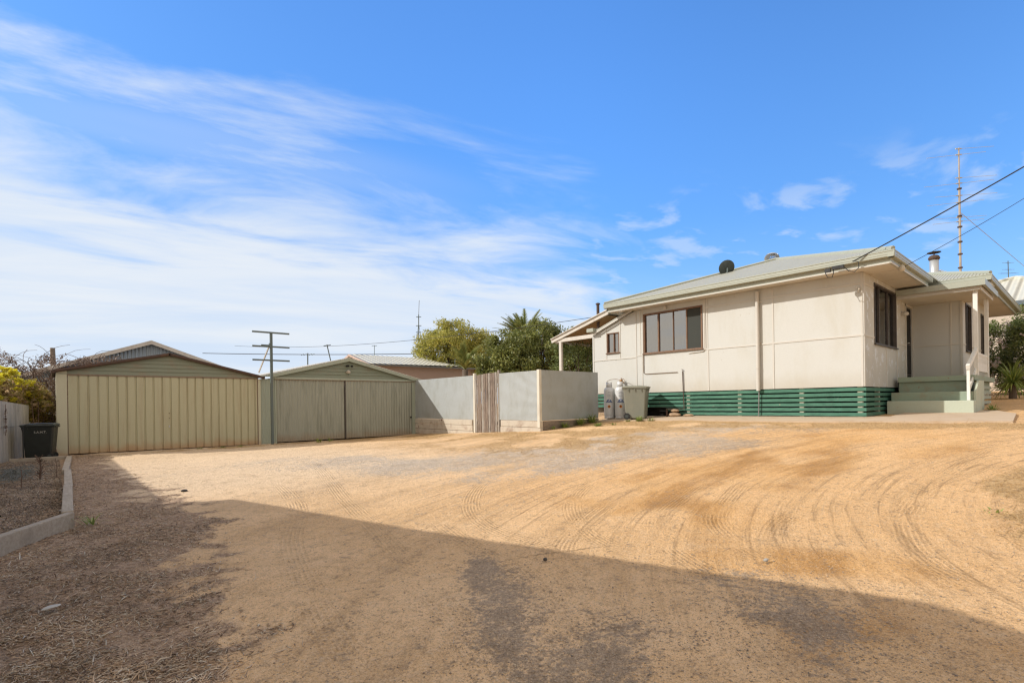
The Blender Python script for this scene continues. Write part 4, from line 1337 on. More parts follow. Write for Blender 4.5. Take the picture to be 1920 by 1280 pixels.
# the side face leans outward towards the rim
lo.matrix_local = Matrix.Rotation(R(78), 4, 'Z') @ Matrix.Scale(.86, 4) @ Matrix.Translation((-.2755, -.07, .775)) @ Matrix.Rotation(R(-90), 4, 'Z') @ Matrix.Rotation(R(90 + 5.2), 4, 'X')
fs_ = thing('bin_frame', (-.52, 17.3, .05), 'thin black steel frame leg standing at the left of the black bin', 'frame')
MB().tube([(-.55, 17.2, .03), (-.56, 17.2, .96), (-.50, 17.2, 1.0), (.0, 17.2, 1.01)], .014, 6).build('frame', M['cable'], fs_)

# ------------------------------------------------------------------ gas bottles
M['steel'] = paint('silver_bottle', (.60, .61, .61), (.40, .40, .38), .3, .42, 6, metal=.12, stretch=(1, 1, 1), bstr=.05)
M['decal_blue'] = simple('blue_print', (.05, .11, .30), .6)
M['decal_grey'] = simple('grey_print', (.16, .20, .26), .6)
M['decal_orange'] = simple('orange_print', (.72, .25, .04), .6)
M['decal_white'] = simple('white_print', (.7, .7, .66), .6)
M['brass'] = simple('brass', (.35, .2, .09), .5, .6)
def patch(b, c, r, a0, a1, z0, z1, n=6):
    vs = []
    for i in range(n + 1):
        a = a0 + (a1 - a0) * i / n
        vs += [(c[0] + r * math.cos(a), c[1] + r * math.sin(a), c[2] + z0), (c[0] + r * math.cos(a), c[1] + r * math.sin(a), c[2] + z1)]
    b.add(vs, [(2 * i, 2 * i + 2, 2 * i + 3, 2 * i + 1) for i in range(n)])
def diamond(b, c, r, am, z, s):
    n = 8; vs = []
    for i in range(n + 1):
        t = -1 + 2 * i / n
        a = am + t * s / r
        h = s * (1 - abs(t))
        vs += [(c[0] + r * math.cos(a), c[1] + r * math.sin(a), c[2] + z - h), (c[0] + r * math.cos(a), c[1] + r * math.sin(a), c[2] + z + h)]
    b.add(vs, [(2 * i, 2 * i + 2, 2 * i + 3, 2 * i + 1) for i in range(n)])
def arc_emblem(b, c, r, am, z):
    # mountain-like arch above a band
    n = 12; vs = []
    for i in range(n + 1):
        t = -1 + 2 * i / n
        a = am + t * .085 / r
        h = .075 * math.sqrt(max(0, 1 - t * t))
        vs += [(c[0] + r * math.cos(a), c[1] + r * math.sin(a), c[2] + z), (c[0] + r * math.cos(a), c[1] + r * math.sin(a), c[2] + z + h)]
    b.add(vs, [(2 * i, 2 * i + 2, 2 * i + 3, 2 * i + 1) for i in range(n)])
def bottle(c, am, label):
    t = thing('gas_bottle', c, label, 'gas bottle', 'gas bottles against the house wall')
    prof = [(0, .05), (.15, .05), (.178, .09), (.183, .14), (.183, .92), (.176, .975), (.15, 1.02), (.10, 1.05), (.04, 1.06)]
    MB().lathe(c, prof, 32).build('cylinder', M['steel'], t, smooth=True)
    MB().lathe(c, [(.165, 0), (.168, 0), (.172, .075), (.165, .075)], 28).build('foot_ring', M['steel'], t, smooth=True)
    MB().lathe(c, [(.10, 1.04), (.105, 1.04), (.105, 1.22), (.10, 1.22)], 18, am - 1.2 - 2.2, am - .2 + 1.4).build('collar', M['steel'], t, smooth=True)
    v = MB().tube([(c[0], c[1], c[2] + 1.05), (c[0], c[1], c[2] + 1.16)], .02, 8)
    v.tube([(c[0] - .04, c[1], c[2] + 1.12), (c[0] + .05, c[1], c[2] + 1.12)], .014, 8)
    v.lathe((c[0], c[1], c[2] + 1.17), [(0, 0), (.035, 0), (.035, .02), (0, .02)], 10)
    v.build('valve', M['brass'], t)
    r = .1845
    b = MB(); arc_emblem(b, c, r, am, .57); patch(b, c, r, am - .62, am + .62, .535, .562, 12)
    b.build('emblem', M['decal_blue'], t)
    b = MB(); patch(b, c, r + .001, am - .18, am + .1, .585, .60); patch(b, c, r + .001, am - .05, am + .2, .605, .622)
    b.build('emblem_mark', M['decal_white'], t)
    b = MB()
    for i, (z, a0, a1) in enumerate(((.88, -.2, .25), (.835, -.35, .35), (.79, -.28, .33), (.745, -.33, .30), (.70, -.2, .22))):
        u = a0
        while u < a1:
            q = rnd.uniform(.02, .07)
            patch(b, c, r, am + u, am + min(u + q, a1), z - .008, z + .008, 2)
            u += q + .018
    b.build('printed_lines', M['decal_grey'], t)
    b = MB(); diamond(b, c, r, am, .40, .062); b.build('hazard_diamond', M['decal_orange'], t)
    b = MB(); diamond(b, c, r + .0015, am, .40, .03); b.build('flame_mark', M['black'], t)
    return t
bottle((14.13, 10.95, .80), R(214), 'left one of two silver gas bottles, its hazard diamond turned to the fence')
bottle((14.13, 10.49, .80), R(226 - 8), 'right one of two silver gas bottles, next to the wheelie bin')
rg = thing('gas_regulator', (14.35, 10.7, 2.05), 'brass gas regulator with two curved copper pipes above the gas bottles', 'regulator')
MB().lathe((14.36, 10.62, 2.05), [(0, -.05), (.045, -.05), (.06, 0), (.045, .05), (0, .06)], 12).tube([(14.36, 10.62, 1.95), (14.36, 10.62, 2.16)], .014, 8).box(14.36, 14.49, 10.60, 10.64, 2.0, 2.03).build('body', M['brass'], rg)
MB().tube([tuple(q) for q in catmull([(14.36, 10.62, 2.08), (14.30, 10.8, 2.12), (14.2, 10.98, 2.10), (14.10, 11.03, 2.02), (14.10, 10.98, 1.93)], .04)], .008, 6).build('pigtail_pipe', M['brass'], rg)
MB().tube([tuple(q) for q in catmull([(14.36, 10.62, 2.10), (14.28, 10.48, 2.12), (14.18, 10.36, 2.05), (14.12, 10.40, 1.94)], .04)], .008, 6).build('pigtail_pipe', M['brass'], rg)
ds = thing('leaning_disc', (14.3, 9.95, 1.6), 'pale round disc leaning on the wall behind the wheelie bin', 'disc')
MB().lathe((0, 0, 0), [(0, .02), (.14, .015), (.17, 0), (.14, -.005), (0, 0)], 20).xform(Matrix.Translation((14.40, 10.0, 1.72)) @ Vector((-.9, -.2, .3)).to_track_quat('Z', 'Y').to_matrix().to_4x4()).build('disc', M['stump'], ds, smooth=True)
MB().box(14.38, 14.47, 9.93, 10.07, .82, 1.60).build('stand', M['stump'], ds)

# stones and bricks in front of the slats
def rock(name, c, s, mat, label, cat='stone', rz=0., seed=0, group=None):
    bm = bmesh.new()
    bmesh.ops.create_icosphere(bm, subdivisions=3, radius=1)
    rr = np.random.default_rng(seed)
    off = rr.random(3) * 20
    for v in bm.verts:
        p = v.co
        k_ = 1 + .35 * (float(fbm(np.array(p.x * 1.3 + off[0] + p.z), np.array(p.y * 1.3 + off[1] - p.z))) - .5) * 2
        v.co = Vector((p.x * s[0] * k_, p.y * s[1] * k_, p.z * s[2] * k_))
    me = bpy.data.meshes.new(name); bm.to_mesh(me); bm.free()
    me.materials.append(mat)
    o = bpy.data.objects.new(name, me); o.location = c; o.rotation_euler.z = rz
    COL.objects.link(o)
    return tag(o, label, cat, group)
M['tanstone'] = simple('tan_stone', (.42, .29, .18), .9, 0, .2, 12)
M['darkstone'] = simple('dark_stone', (.10, .09, .08), .9, 0, .25, 20)
rock('flat_stone', (14.33, 8.60, .93), (.13, .20, .07), M['tanstone'], 'flat tan stone lying against the green slats under the round one', rz=.2, seed=1)
rock('round_stone', (14.34, 8.62, 1.06), (.07, .15, .055), M['tanstone'], 'long tan stone resting on the flat stone by the slats', rz=-.15, seed=2)
rock('small_brick', (14.36, 8.15, .92), (.06, .16, .04), M['tanstone'], 'small orange tan stone right of the stone pair under the slats', rz=0, seed=3)
o = MB().box(14.28, 14.33, 8.84, 8.88, .85, 1.10).box(14.28, 14.42, 8.40, 8.88, 1.105, 1.12).build('wire_rack', M['rust'])
tag(o, 'low rusty rack standing over the stones by the green slats', 'rack')
rock('loose_stone', (1.55, 9.66, .03), (.05, .035, .025), M['darkstone'], 'dark clod lying in the sunlit tip near the shadow of the left fence', 'clod', seed=5)
rock('green_stone', (2.82, .99, .028), (.035, .028, .008), simple('green_grey_stone', (.05, .085, .09), .6), 'small dark green flat stone in the shaded gravel', seed=6)
rock('loose_stone', (3.05, 3.05, .05), (.018, .02, .015), M['darkstone'], 'tiny dark pebble just past the edge of the big shadow', 'pebble', seed=7)
rock('loose_stone', (4.15, 1.72, .10), (.022, .018, .014), simple('grey_pebble', (.4, .38, .34), .8), 'pale grey pebble on the sunlit sand at the right', 'pebble', seed=8)
rock('pale_scrap', (-.03, 4.72, .012), (.055, .025, .008), simple('pale_scrap', (.6, .58, .52), .8), 'white flat scrap lying in the mulch at lower left', 'scrap', rz=.5, seed=9)
rock('pale_scrap', (.10, 8.9, .05), (.06, .03, .012), simple('pale_scrap_b', (.66, .66, .64), .8), 'white scrap inside the garden bed near its front corner', 'scrap', rz=.2, seed=10)

# ------------------------------------------------------------------ neighbouring buildings
nb = thing('neighbour_house', (-3, 7, 0), 'cream rendered neighbouring house just outside the left edge of the picture, shading the yard', 'house')
A_ = Vector((-2.42, 11.25, 0)); B_ = Vector((-.27, 3.62, 0))
d_ = (B_ - A_).normalized(); nrm = Vector((d_.y, -d_.x, 0))
if nrm.x > 0: nrm = -nrm
B2 = Vector((-.46, 3.15, 0))
poly = [A_, B_, B2, B2 + nrm * 6 + Vector((-.4, -1.2, 0)), A_ + nrm * 6]
MB().prism([p + Vector((0, 0, -.2)) for p in poly], (0, 0, 3.75)).build('wall', M['cream'], nb)
MB().prism([p + Vector((0, 0, 3.552)) for p in poly], (0, 0, .10)).build('roof', M['gutter'], nb)
# side wing of the neighbouring house, lower eave, runs on past the garden bed
MB().box(-7.5, -3.05, 11.6, 19.95, -.2, 3.1).build('wall', M['cream'], nb)
MB().box(-7.8, -2.68, 11.5, 20.0, 3.13, 3.22).build('roof', M['gutter'], nb)
wq = A_ + d_ * 3
wm = MB().prism([wq + Vector((0, 0, 1.0)) - nrm * .01, wq + d_ * 1.4 + Vector((0, 0, 1.0)) - nrm * .01, wq + d_ * 1.4 + Vector((0, 0, 2.1)) - nrm * .01, wq + Vector((0, 0, 2.1)) - nrm * .01], tuple(-nrm * .03))
wm.build('window', M['darkframe'], nb)

M['bluegrey'] = sheetmat('blue_grey_sheet', (.36, .42, .48), .12, 'X', amt=.2)
gs = thing('grey_gable_shed', (2.9, 24.5, .1), 'taller blue grey corrugated gable shed rising behind the olive shed', 'shed')
MB().prism([(-1.0, 24.7, 0), (6.9, 24.7, 0), (6.9, 24.7, 2.45), (2.9, 24.7, 3.90), (-1.0, 24.7, 2.45)], (0, 7, 0)).build('wall', M['bluegrey'], gs)
g_ = MB()
g_.prism([(-1.25, 24.5, 2.45), (2.9, 24.5, 4.00), (2.9, 24.5, 3.94), (-1.25, 24.5, 2.38)], (0, 7.4, 0))
g_.prism([(7.1, 24.5, 2.45), (2.9, 24.5, 4.00), (2.9, 24.5, 3.94), (7.1, 24.5, 2.38)], (0, 7.4, 0))
go_ = g_.build('roof', M['roof_farx'], gs)
b = MB()
b.prism([(-1.25, 24.47, 2.46), (2.9, 24.47, 4.01), (2.9, 24.47, 3.86), (-1.25, 24.47, 2.31)], (0, .03, 0))
b.prism([(7.1, 24.47, 2.46), (2.9, 24.47, 4.01), (2.9, 24.47, 3.86), (7.1, 24.47, 2.31)], (0, .03, 0))
b.build('barge_board', M['bargewhite'], go_)

mh = thing('mauve_house', (20, 32, .2), 'brown rendered house with pale sheet roof behind the grey fence', 'house')
MB().box(16.0, 24.7, 32.3, 38, 0, 4.05).build('wall', M['mauve'], mh)
r_ = MB()
r_.add([(15.7, 31.95, 4.14), (23.2, 31.95, 4.22), (21.9, 35, 5.0), (15.7, 35, 5.0)], [(0, 1, 2, 3)])
r_.add([(15.7, 38.1, 4.1), (23.2, 38.1, 4.1), (21.9, 35, 5.0), (15.7, 35, 5.0)], [(3, 2, 1, 0)])
r_.add([(23.2, 31.95, 4.22), (23.2, 38.1, 4.1), (21.9, 35, 5.0)], [(0, 1, 2)])
r_.box(22.6, 25.1, 32.0, 38, 4.10, 4.13)
mro = r_.build('roof', M['roof_farx'], mh)
MB().box(15.9, 25.15, 31.93, 31.99, 4.02, 4.13).build('gutter', simple('dark_gutter', (.12, .13, .13), .5), mro)
MB().prism([(15.66, 31.9, 4.12), (15.66, 35, 4.99), (15.66, 38.1, 4.08), (15.66, 38.1, 3.95), (15.66, 35, 4.84), (15.66, 31.9, 3.98)], (.05, 0, 0)).build('barge_board', simple('pink_barge', (.55, .42, .36), .7), mro)
MB().prism([(16.03, 32.3, 4.05), (16.03, 37.8, 4.05), (16.03, 35, 4.85)], (.1, 0, 0)).build('gable', M['mauve'], mh)

rh = thing('far_cottage', (34, 2.7, 1.5), 'cream house with pale ribbed hip roof behind the flowering bush at the right', 'house')
MB().box(32.4, 43, -2.2, 7.6, 1.0, 5.4).build('wall', paint('far_cream', (.62, .52, .42), (.4, .35, .3), .2, .8, 1), rh)
r_ = MB()
r_.add([(32, -2.6, 5.57), (32, 8.0, 5.57), (37, 2.7, 7.41)], [(0, 1, 2)])
ro_ = r_.build('roof', M['roof_far'], rh)
r_ = MB()
r_.add([(32, -2.6, 5.57), (37, 2.7, 7.41), (41, 2.7, 7.41), (44, -2.6, 5.57)], [(0, 1, 2, 3)])
r_.add([(32, 8.0, 5.57), (37, 2.7, 7.41), (41, 2.7, 7.41), (44, 8.0, 5.57)], [(3, 2, 1, 0)])
r_.build('roof_sheet', M['roof_farx'], ro_)
MB().box(31.9, 32.0, -2.7, 8.1, 5.42, 5.58).box(32.0, 32.4, -2.6, 8.0, 5.38, 5.41).build('gutter', simple('slate_gutter', (.13, .16, .18), .5), ro_)
MB().tube([(32, -2.6, 5.60), (37, 2.7, 7.44)], .09, 6).tube([(32, 8, 5.60), (37, 2.7, 7.44), (41, 2.7, 7.44)], .09, 6).build('ridge_cap', M['roof_farx'], ro_)

# ------------------------------------------------------------------ masts, antennas, cables
M['tanpole'] = paint('tan_mast', (.42, .36, .29), (.25, .18, .13), .5, .7, 6)
def W(px, py, dd):
    """world point seen along the measured bearing of a far object (used once, for placing)"""
    u = px - 960; v = -(py - 756)
    cr, sr = math.cos(R(.8)), math.sin(R(.8))
    a = (u * cr + v * sr) / 970 * dd; b_ = (-u * sr + v * cr) / 970 * dd
    s_, c_ = math.sin(YAW), math.cos(YAW)
    return Vector((s_ * dd + c_ * a, c_ * dd - s_ * a, 1.35 + b_))
mp = Vector((25.0, 3.25, 4.9))
am = thing('antenna_mast', tuple(mp), 'tall thin tan radio mast with fine cross wires rising behind the porch roof', 'antenna mast')
zt = 10.25
MB().tube([(mp.x, mp.y, 4.7), (mp.x, mp.y, 7.9)], .038, 10).tube([(mp.x, mp.y, 7.9), (mp.x, mp.y, 9.0)], .034, 8).tube([(mp.x, mp.y, 9.0), (mp.x, mp.y, zt + .25)], .022, 8).build('mast', M['tanpole'], am)
cl_ = MB()
for z in (5.2, 5.6, 6.1, 6.6, 7.05, 7.6, 8.0, 9.0):
    cl_.lathe((mp.x, mp.y, z), [(.05, -.03), (.075, -.02), (.075, .02), (.05, .03)], 8)
cl_.build('clamp', M['rust'], am)
el = MB()
for i, (z, l0, l1) in enumerate(((zt + .22, -.1, 1.3), (zt, -1.2, 1.0), (9.4, -.2, 1.4), (9.2, -1.3, 1.3), (8.75, -.9, 1.4), (8.5, -1.2, .9), (7.95, -1.1, 1.0), (7.8, -1.0, .9))):
    ax_ = Vector((.75, -.66, .10 if i % 2 else .06))
    p = Vector((mp.x, mp.y, z))
    el.tube([p + ax_ * l0, p + ax_ * l1], .0065, 5)
    el.tube([p - ax_ * .12, p + ax_ * .10], .02, 6)
el.build('element', M['stump'], am)
tv = MB()
tv.tube([(mp.x, mp.y, 5.75), (mp.x - .75, mp.y + .55, 6.0)], .02, 6)
for i in range(9):
    q = Vector((mp.x - .15 - .07 * i, mp.y + .11 + .05 * i, 5.80 + .022 * i))
    tv.tube([q + Vector((-.08, -.10, 0)), q + Vector((.08, .10, 0))], .012, 5)
tv.tube([(mp.x - .1, mp.y + .05, 5.5), (mp.x + .25, mp.y - .2, 5.55)], .015, 5).tube([(mp.x - .1, mp.y + .05, 5.95), (mp.x + .2, mp.y - .2, 5.95)], .015, 5)
tv.build('tv_aerial', M['stump'], am)

def cable(name, a, b, sag, rad, mat, label, cat='cable'):
    a = Vector(a); b = Vector(b)
    pts = []
    for i in range(25):
        t = i / 24
        p = a.lerp(b, t); p.z -= sag * 4 * t * (1 - t)
        pts.append(p)
    o = MB().tube(pts, rad, 6).build(name, mat)
    return tag(o, label, cat)
cable('service_cable', (13.80, 3.68, 4.50), W(2105, 205, 9.5), .04, .013, M['cable'], 'thick black power cable running from the cottage eave up to the right picture edge')
cable('phone_cable', (14.7, 2.90, 4.37), W(2080, 268, 13), .10, .007, M['cable'], 'thin dark phone cable from the front gutter, below the power cable')
cable('guy_wire', (mp.x, mp.y, 8.15), W(1975, 545, 26), .0, .010, M['palewire'], 'pale guy wire slanting down right from the tan mast', 'guy wire')
def mast(base, top, label, rad=.025, arms=(), guys=()):
    t = thing('tv_antenna', tuple(base), label, 'antenna')
    MB().tube([base, top], rad, 6).build('pole', M['steel_post'], t)
    for (za, l, tilt) in arms:
        p = base.lerp(top, za)
        r3 = Vector((.748, -.664, 0))
        b = MB().tube([p - r3 * l, p + r3 * l + Vector((0, 0, tilt))], rad * .7, 5)
        for q in (-.8, -.4, .4, .8):
            c_ = p + r3 * l * q + Vector((0, 0, tilt * max(0, q)))
            b.tube([c_ - Vector((.12, .16, .05)), c_ + Vector((.12, .16, .05))], rad * .5, 4)
        b.build('arm', M['steel_post'], t)
    for g in guys:
        MB().tube([base.lerp(top, .8), g], .012, 4).build('guy', M['greycable'], t)
    return t
mast(W(577, 692, 27), W(577, 662, 27), 'small aerial with a long boom above the grey green shed roof', .03, ((.92, .35, 0),))
mast(W(620, 676, 30), W(613, 646, 30), 'leaning thin aerial left of the brown house roof', .03, ((.93, .2, .05),))
mast(W(702, 668, 40), W(702, 647, 40), 'faint small aerial above the pale roof of the brown house', .02, ((.95, .2, 0),))
mast(W(785, 672, 42), W(785, 590, 42), 'tall thin lattice mast with guy wires beside the left tree', .04, ((.95, .2, 0), (.75, .22, 0), (.6, .22, 0), (.45, .2, 0)), (W(776, 668, 42), W(795, 668, 42)))
MBt = MB().tube([W(785, 590, 42), W(786, 563, 42)], .02, 5).build('spike', M['greycable'], [o for o in bpy.data.objects if o.get('label', '').startswith('tall thin lattice')][0])
mast(W(1891, 525, 27), W(1890, 489, 27), 'small aerial on the pale roof of the far right house', .02, ((.9, .12, 0), (.55, .14, 0), (.35, .4, 0)))
cable('overhead_line', W(380, 662, 50), W(880, 661, 50), .15, .03, M['cable'], 'dark overhead line crossing low behind the brown house roof')
cable('overhead_line', W(440, 648, 40), (15.6, 12.6, 4.62), .5, .010, M['cable'], 'thin overhead line rising from the left to the back verandah roof')

# ------------------------------------------------------------------ foliage
def leaves(C, size, mat, name, parent, aspect=.5, up=0.3, seedv=1, droop=0.):
    """one rhombic leaf per centre, random facing; real small faces through the crown"""
    r = np.random.default_rng(seedv)
    n = len(C)
    nrm_ = r.normal(size=(n, 3)); nrm_[:, 2] += up
    nrm_ /= np.linalg.norm(nrm_, axis=1)[:, None]
    t = r.normal(size=(n, 3)); t[:, 2] -= droop
    t -= nrm_ * (t * nrm_).sum(1)[:, None]
    t /= np.linalg.norm(t, axis=1)[:, None]
    s_ = np.cross(nrm_, t)
    L = size * r.uniform(.6, 1.35, n)[:, None]
    v = np.stack([C - t * L / 2, C + s_ * L * aspect / 2 + nrm_ * L * .08, C + t * L / 2, C - s_ * L * aspect / 2 + nrm_ * L * .08], 1).reshape(-1, 3)
    f = np.arange(4 * n).reshape(-1, 4)
    return arrmesh(name, v, f, mat, False, parent)

def clumps(center, rad, ncl, per, crad, seedv, flat=1., shell=.55, lo=-.75):
    """leaf centres gathered in clumps spread through an ellipsoid"""
    r = np.random.default_rng(seedv)
    cs_ = []
    while len(cs_) < ncl:
        p = r.normal(size=3); p /= np.linalg.norm(p)
        if p[2] < lo: continue
        p *= (shell + (1 - shell) * r.random() ** .6)
        cs_.append(p * np.array(rad) * r.uniform(.85, 1.12))
    cs_ = np.array(cs_) + np.array(center)
    out = []
    for c in cs_:
        k_ = int(per * r.uniform(.5, 1.5))
        q = r.normal(size=(k_, 3)); q /= np.linalg.norm(q, axis=1)[:, None]
        q *= (r.random(k_) ** .45)[:, None] * crad * r.uniform(.6, 1.3)
        q[:, 2] *= flat
        out.append(c + q)
    return cs_, np.concatenate(out)

def limbs(base, fork, tips, mat, parent, r0=.2, name='trunk'):
    b = MB()
    base = Vector(base); fork = Vector(fork)
    b.tube([base, base.lerp(fork, .5) + Vector((.05, .03, 0)), fork], [r0, r0 * .8, r0 * .7], 10)
    for tp_ in tips:
        tp_ = Vector(tp_)
        mid = fork.lerp(tp_, .5) + Vector((0, 0, .12 * (tp_ - fork).length))
        b.tube([fork, mid, tp_], [r0 * .5, r0 * .3, r0 * .08], 6)
    return b.build(name, mat, parent, smooth=True)
M['bark'] = wood('bark', (.16, .12, .09), (.08, .06, .045), 'Z', .95)
M['twig'] = simple('dry_twig', (.18, .115, .08), .9, 0, .25, 12)
M['pepper'] = leafmat('pepper_leaves', [(.28, .29, .06), (.48, .47, .10), (.62, .57, .14), (.70, .58, .18)], .5)
M['darkleaf'] = leafmat('dark_leaves', [(.10, .12, .03), (.21, .24, .055), (.32, .34, .09), (.40, .38, .12)], .35, .5)
M['palmleaf'] = leafmat('palm_leaves', [(.16, .19, .05), (.28, .31, .09), (.42, .42, .15)], .35)
M['vine'] = leafmat('vine_leaves', [(.50, .33, .19), (.34, .36, .05), (.62, .50, .08), (.70, .50, .33), (.30, .30, .05), (.62, .42, .25)], .5)
M['vineyellow'] = leafmat('yellow_vine_leaves', [(.60, .52, .04), (.85, .74, .05), (.90, .78, .08), (.55, .55, .06)], .5)
M['vinedry'] = leafmat('dry_vine', [(.16, .11, .08), (.30, .21, .15), (.40, .30, .24)], .2)
M['oleander'] = leafmat('oleander_leaves', [(.10, .13, .04), (.20, .25, .07), (.30, .34, .10)], .3)
M['blossom'] = leafmat('blossom', [(.62, .50, .44), (.78, .72, .66), (.70, .55, .50)], .3)
M['blade'] = leafmat('blade_leaves', [(.16, .22, .05), (.30, .38, .08), (.42, .46, .14)], .3)

# pepper tree
c = W(850, 652, 42)
t = thing('pepper_tree', (c.x, c.y, .2), 'airy yellow green tree with drooping foliage behind the brown house', 'tree')
cs1, C1 = clumps(tuple(c + Vector((0, 0, -.2))), (3.0, 2.5, 2.35), 150, 190, .66, 21, .9, .45)
c2_ = c + Vector((.748, -.664, 0)) * 2.2 + Vector((0, 0, -.9))
cs1b, C1b = clumps(tuple(c2_), (2.1, 1.6, 2.0), 75, 170, .6, 22, .9, .4)
leaves(np.concatenate([C1, C1b]), .19, M['pepper'], 'crown', t, .35, .1, 3, .8)
limbs((c.x, c.y, 0), (c.x, c.y, 3.4), list(cs1[::9]) + list(cs1b[::12]), M['bark'], t, .24)
# big dark bushy tree
c = W(1010, 668, 25)
t = thing('bushy_tree', (c.x, c.y, .3), 'dense dark green bushy tree behind the fence, left of the cottage', 'tree')
P1, Q1 = clumps(tuple(c + Vector((0, 0, -.15))), (2.5, 1.9, 1.65), 190, 260, .42, 31, .85, .5)
P2, Q2 = clumps(tuple(c - Vector((.748, -.664, 0)) * 1.75 + Vector((0, 0, -.4))), (1.3, 1.2, 1.35), 80, 240, .38, 32, .85, .5)
P3, Q3 = clumps(tuple(c + Vector((.748, -.664, 0)) * 2.3 + Vector((0, 0, -.35))), (1.3, 1.3, 1.5), 80, 240, .38, 33, .85, .5)
leaves(np.concatenate([Q1, Q2, Q3]), .12, M['darkleaf'], 'crown', t, .5, .5, 4)
limbs((c.x, c.y, 0), (c.x, c.y, 1.8), list(P1[::11]) + list(P2[::12]) + list(P3[::12]), M['bark'], t, .2)
c = W(1085, 668, 21.5)
t = thing('shrub', (c.x, c.y, .4), 'lighter green shrub seen under the back verandah roof', 'shrub')
P1, Q1 = clumps(tuple(c + Vector((0, 0, -.4))), (1.2, 1.1, 1.35), 60, 120, .34, 35, .9, .5)
leaves(Q1, .09, M['oleander'], 'crown', t, .5, .5, 5)
limbs((c.x, c.y, 0.3), (c.x, c.y, 1.4), list(P1[::12]), M['bark'], t, .1)

def palm(base, top, nf, L, label, seedv, spread=(0.1, 1.15), wd=.34, azr=None):
    r = random.Random(seedv)
    base = Vector(base); top = Vector(top)
    t = thing('palm_tree', tuple(base), label, 'palm')
    MB().tube([base, base.lerp(top, .5), top], [.22, .19, .2], 12).build('trunk', M['bark'], t, smooth=True)
    for i in range(nf):
        az = r.uniform(0, 2 * math.pi) if azr is None else r.uniform(*azr)
        el_ = r.uniform(*spread)
        l = L * r.uniform(.8, 1.1)
        dh = Vector((math.cos(az), math.sin(az), 0))
        pts = []
        n = 14
        p = top.copy(); e = math.pi / 2 - el_
        for j in range(n + 1):
            pts.append(p.copy())
            e -= .055 + .05 * el_ * j / n
            p = p + (dh * math.cos(e) + Vector((0, 0, math.sin(e)))) * (l / n)
        b = MB().tube(pts, [.022 * (1 - .8 * j / n) for j in range(n + 1)], 5)
        sd = dh.cross(Vector((0, 0, 1))).normalized()
        vs = []; fs = []
        for j in range(2, n):
            for q in range(3):
                f = (j + q / 3) / n
                if f > .98: continue
                a = pts[j].lerp(pts[min(j + 1, n)], q / 3)
                tn = (pts[min(j + 1, n)] - pts[j]).normalized()
                ll = wd * math.sin(math.pi * min(1, f * .85 + .12)) + .06
                for s in (-1, 1):
                    tip = a + (sd * s * .8 + tn * .75 + Vector((0, 0, .15 - r.random() * .2))).normalized() * ll
                    o = len(vs)
                    vs += [a - tn * .03, a + tn * .04, tip]
                    fs.append((o, o + 1, o + 2))
        b.add(vs, fs)
        b.build('frond', M['palmleaf'], t, recalc=False)
    return t
c = W(985, 632, 28.5)
palm((c.x, c.y, .3), (c.x, c.y, c.z - .55), 46, 2.2, 'spiky palm crown showing above the dark bushy tree', 5, (.05, 1.0), .26)
c = W(872, 690, 36)
palm((c.x, c.y, .2), (c.x, c.y, c.z - .1), 34, 2.2, 'half hidden palm between the pepper tree and the dark bushy tree', 9, (.1, 1.1), .3)

# vine and dead stems behind the left fence
t = thing('flowering_vine', (-1.3, 20.5, 0), 'tangled vine with yellow green and dry tan leaves over the left fence', 'vine')
Ps, Qs = [], []
for i, (cc, rr_, n_, per) in enumerate((((-1.15, 19.8, 1.65), (.75, 1.2, .8), 75, 120), ((-2.0, 21.5, 1.7), (1.1, 1.6, .95), 65, 120), ((-.35, 20.5, 1.35), (.35, 1.2, .8), 40, 110), ((-3.6, 22, 1.5), (1.2, 1.6, .9), 40, 100))):
    P1, Q1 = clumps(cc, rr_, n_, per, .22, 41 + i, .9, .4)
    Ps.append(P1); Qs.append(Q1)
leaves(np.concatenate(Qs), .10, M['vine'], 'leaves', t, .7, .6, 6)
Py, Qy = clumps((-1.25, 19.7, 1.75), (.85, 1.2, .8), 42, 50, .12, 55, .7, .85, -.2)
Pz, Qz = clumps((-2.1, 21.0, 1.8), (1.1, 1.5, .95), 34, 50, .14, 56, .7, .85, -.2)
leaves(np.concatenate([Qy, Qz]), .085, M['vineyellow'], 'yellow_leaves', t, .8, .9, 57)
Pd, Qd = clumps((-1.2, 22.3, 2.35), (1.5, 1.6, .85), 75, 55, .22, 48, .9, .3)
leaves(Qd, .075, M['vinedry'], 'dry_leaves', t, .5, .2, 7)
Pe, Qe = clumps((1.2, 23.8, 3.05), (1.6, .5, .22), 40, 40, .16, 49, .8, .2)
leaves(Qe, .065, M['vinedry'], 'dry_leaves', t, .5, .2, 8)
b = MB()
r5 = random.Random(3)
for i in range(150):
    x = r5.uniform(-3.6, 1.0) if i % 3 else r5.uniform(-.6, 2.4); y = r5.uniform(21, 24.2)
    p = Vector((x, y, r5.uniform(1.2, 2.4))); a = r5.uniform(0, 6.28); e = r5.uniform(.6, 1.5)
    pts = []
    for j in range(9):
        pts.append(p.copy())
        p = p + Vector((math.cos(a) * math.cos(e), math.sin(a) * math.cos(e), math.sin(e))) * .21
        e -= r5.uniform(.08, .32); a += r5.uniform(-.3, .3)
    if p.z > 4.0: continue
    b.tube(pts, [.013 * (1 - .085 * j) for j in range(9)], 4)
for i in range(26):
    x = r5.uniform(-1.4, .0); y = r5.uniform(18.8, 20.5)
    b.tube([(x, y, 0), (x + r5.uniform(-.2, .2), y, .8), (x + r5.uniform(-.3, .3), y, 1.6)], [.02, .016, .01], 5)
b.build('stems', M['twig'], t)
